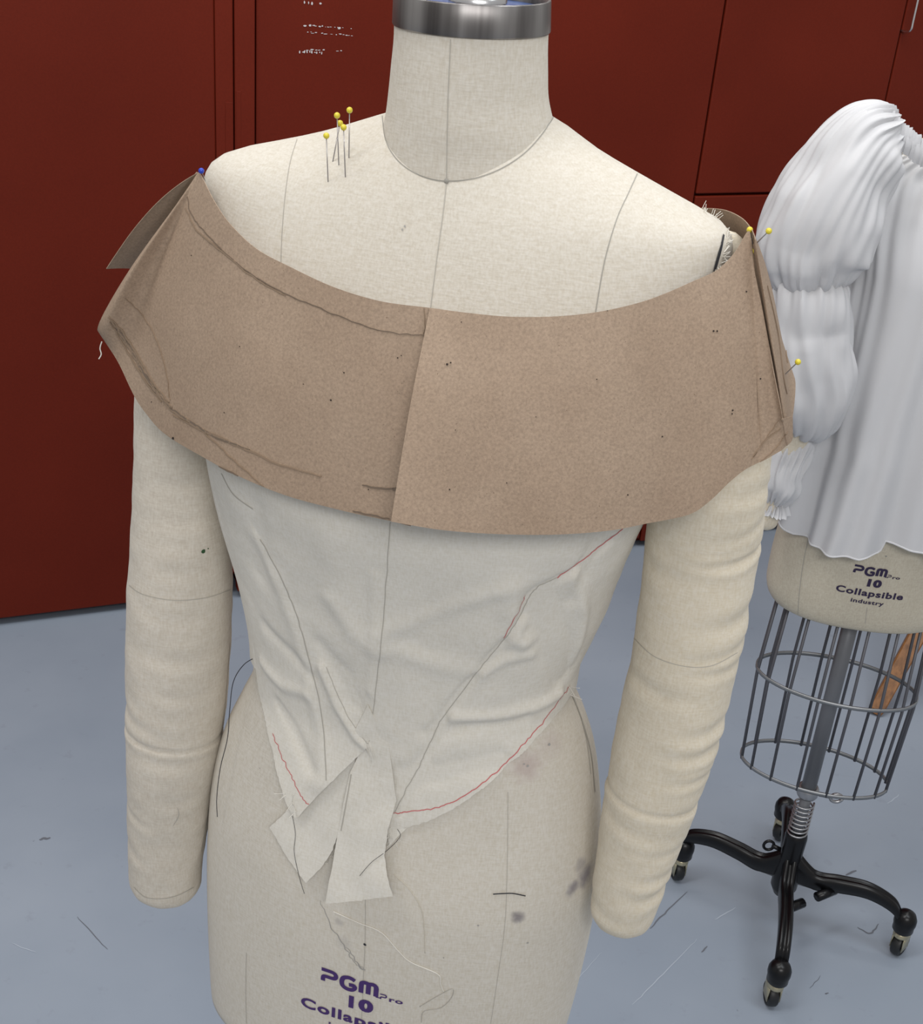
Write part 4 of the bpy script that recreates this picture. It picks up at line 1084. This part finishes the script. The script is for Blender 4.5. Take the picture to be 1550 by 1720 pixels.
# ------------------------------------------------------------------ wooden stool behind (one leg in view)
stool = empty('stool', (1.25, 2.60, 0)); setp(stool, 'wooden stool whose orange brown leg shows behind the wire cage', 'stool')
foot = atZ(1468, 1198); topp = atY(1585, 985, foot.y+.13)
dirv = (topp-foot); dirv = dirv/dirv.z
SH = .62
def sleg(f0, dv):
    bm = bmesh.new(); a_ = V(f0); b_ = a_+dv*(SH-.03)
    ax_ = (b_-a_).normalized(); s_ = ax_.cross(V((.45, 1, 0))).normalized(); q_ = ax_.cross(s_)
    rows = []
    for f_ in (0, .015, .5, 1):
        c = a_.lerp(b_, f_); w = .0165+.008*f_
        if f_ == 0: w -= .003
        rows.append([c+s_*w*x_+q_*w*y_ for x_, y_ in ((-1, -.85), (-.85, -1), (.85, -1), (1, -.85), (1, .85), (.85, 1), (-.85, 1), (-1, .85))])
    grid(bm, [[r_[i] for r_ in rows] for i in range(8)], True)
    for r_ in (rows[0], rows[-1]): bm.faces.new([bm.verts.new(p) for p in r_])
    bmesh.ops.recalc_face_normals(bm, faces=bm.faces[:]); obj('leg', bm, M_WOOD, stool, smooth=False); return b_
b0 = sleg(foot, dirv)
cc = b0+V((.13, .10, 0))
for sx, sy in ((1, -1), (1, 1), (-1, 1)):
    tp = cc+V((.13*sx, .10*sy, 0)); dv = V((abs(dirv.x)*-sx, abs(dirv.y)*-sy, 1)); sleg(V((tp.x, tp.y, tp.z))-dv*(SH-.03), dv)
bm = bmesh.new(); Mx = Matrix.Translation(V((cc.x, cc.y, SH-.031))); box(bm, Mx, -.18, .18, -.15, .15, 0, .034, .006)
obj('seat', bm, M_WOOD, stool, smooth=False)

# ------------------------------------------------------------------ pins
def pin(label, tip, head, hr, mat, group=None, into=.006):
    tip, head = V(tip), V(head); root = empty('straight_pin', tip); setp(root, label, 'pin', group)
    bm = bmesh.new(); d = (head-tip).normalized()
    tube(bm, [tip-d*into, tip, head], [.0001, .00042, .00042], 8); obj('pin_shaft', bm, M_PINS, root)
    bm = bmesh.new(); bmesh.ops.create_uvsphere(bm, u_segments=20, v_segments=12, radius=hr)
    for v_ in bm.verts: v_.co += head
    obj('pin_head', bm, mat, root)
cb = bmesh.new(); cb.from_mesh(torso.data); tb = bvh_of(cb); cb.free()
def spin(label, tpx, hpx, up=.0):
    p, n_ = hit(tb, *tpx); Y = p.y-.004+up
    pin(label, p, atY(*hpx, Y), .0022, M_PINY, 'yellow headed pins stuck in the left shoulder')
spin('yellow headed pin nearest the neck, tallest of the shoulder cluster', (586, 265), (587, 185))
spin('yellow headed pin with white shaft, upper left head of the cluster', (569, 277), (566, 194))
spin('yellow headed pin half hidden in the middle of the shoulder cluster', (559, 271), (571, 207), .004)
spin('yellow headed pin with the lower right head of the middle pair', (580, 297), (577, 214), -.002)
spin('yellow headed pin farthest from the neck on the left shoulder', (551, 305), (548, 228))
def ppin(label, t3, h3, mat=M_PINY, g='yellow headed pins in the right side of the collar', r_=.0022): pin(label, atY(*t3), atY(*h3), r_, mat, g)
ppin('yellow headed pin on top of the right collar end, head against the paper', (1264, 408, .905), (1259, 386, .900))
ppin('yellow headed pin sticking out right at the top of the collar slit', (1267, 412, .893), (1291, 388, .878))
ppin('yellow headed pin shaded inside the top of the collar slit', (1263, 450, .895), (1266, 421, .886))
ppin('yellow headed pin low on the right end of the collar before the blouse sleeve', (1315, 632, .893), (1340, 608, .878))
ppin('blue headed pin at the left shoulder tip of the collar', (343, 300, .975), (338, 287, .963), M_PINB, None)

# ------------------------------------------------------------------ loose threads
def thread(label, px, bvh, mat, r_=.00035, off=.0008, pts=None, jit=0, catg='thread'):
    P = []
    if pts is None:
        for k, q in enumerate(catmull([V((a, b_, 0)) for a, b_ in px], 8)):
            h_, n_ = hit(bvh, q.x+jit*mnoise.noise(V((k*.3, 1, 1))), q.y+jit*mnoise.noise(V((k*.3, 5, 1))))
            if h_: P.append(h_+n_*off)
    else: P = catmull([atY(*q) for q in pts], 8)
    bm = bmesh.new(); c = P[0].copy()
    tube(bm, [p-c for p in P], r_, 6); o = obj('loose_thread', bm, mat); o.location = c; setp(o, label, catg)
cb = bmesh.new(); cb.from_mesh(torso.data)
for o_ in list(bodice.children): cb.from_mesh(o_.data)
allb = bvh_of(cb); cb.free()
thread('pale cream thread curling down the hip of the front form above the printed letters', [(560, 1530), (600, 1548), (640, 1565), (668, 1595), (690, 1615), (735, 1635), (740, 1652), (745, 1665)], tb, M_WHITETH, .00040)
thread('fine grey thread looping beside the printed letters on the front form', [(705, 1690), (735, 1672), (760, 1660), (758, 1675), (740, 1692), (712, 1698), (708, 1716)], tb, M_SEAM_SOFT, .0003)
thread('very thin cream thread hanging down from the square muslin tab', [(662, 1468), (685, 1490), (705, 1520), (712, 1550), (714, 1600)], tb, M_CREAMTH, .00028)
thread('short black thread lying across the right hip of the front form', [(828, 1501), (845, 1500), (862, 1500), (882, 1504)], tb, M_BLACKTH, .0005)
thread('dark thread lying diagonally over the square muslin tab', [(605, 1470), (625, 1447), (650, 1428), (672, 1405), (668, 1392)], allb, M_BLACKTH, .0002, .0010)
thread('thin dark thread hanging over the pointed muslin tab', [(492, 1370), (497, 1400), (495, 1430), (503, 1470), (512, 1500)], allb, M_BLACKTH, .0002, .0010)
thread('long thin black thread hanging beside the left waist of the front form', None, None, M_BLACKTH, .0004, pts=[(434, 1102, .96), (410, 1116, .955), (392, 1145, .955), (386, 1190, .95), (382, 1240, .945), (370, 1290, .94), (364, 1340, .94), (365, 1372, .94)])
thread('tuft of white threads hanging from the left corner of the paper collar', None, None, M_WHITETH, .0005, pts=[(171, 574, 1.0), (168, 585, 1.0), (170, 595, 1.0), (166, 603, 1.0)])
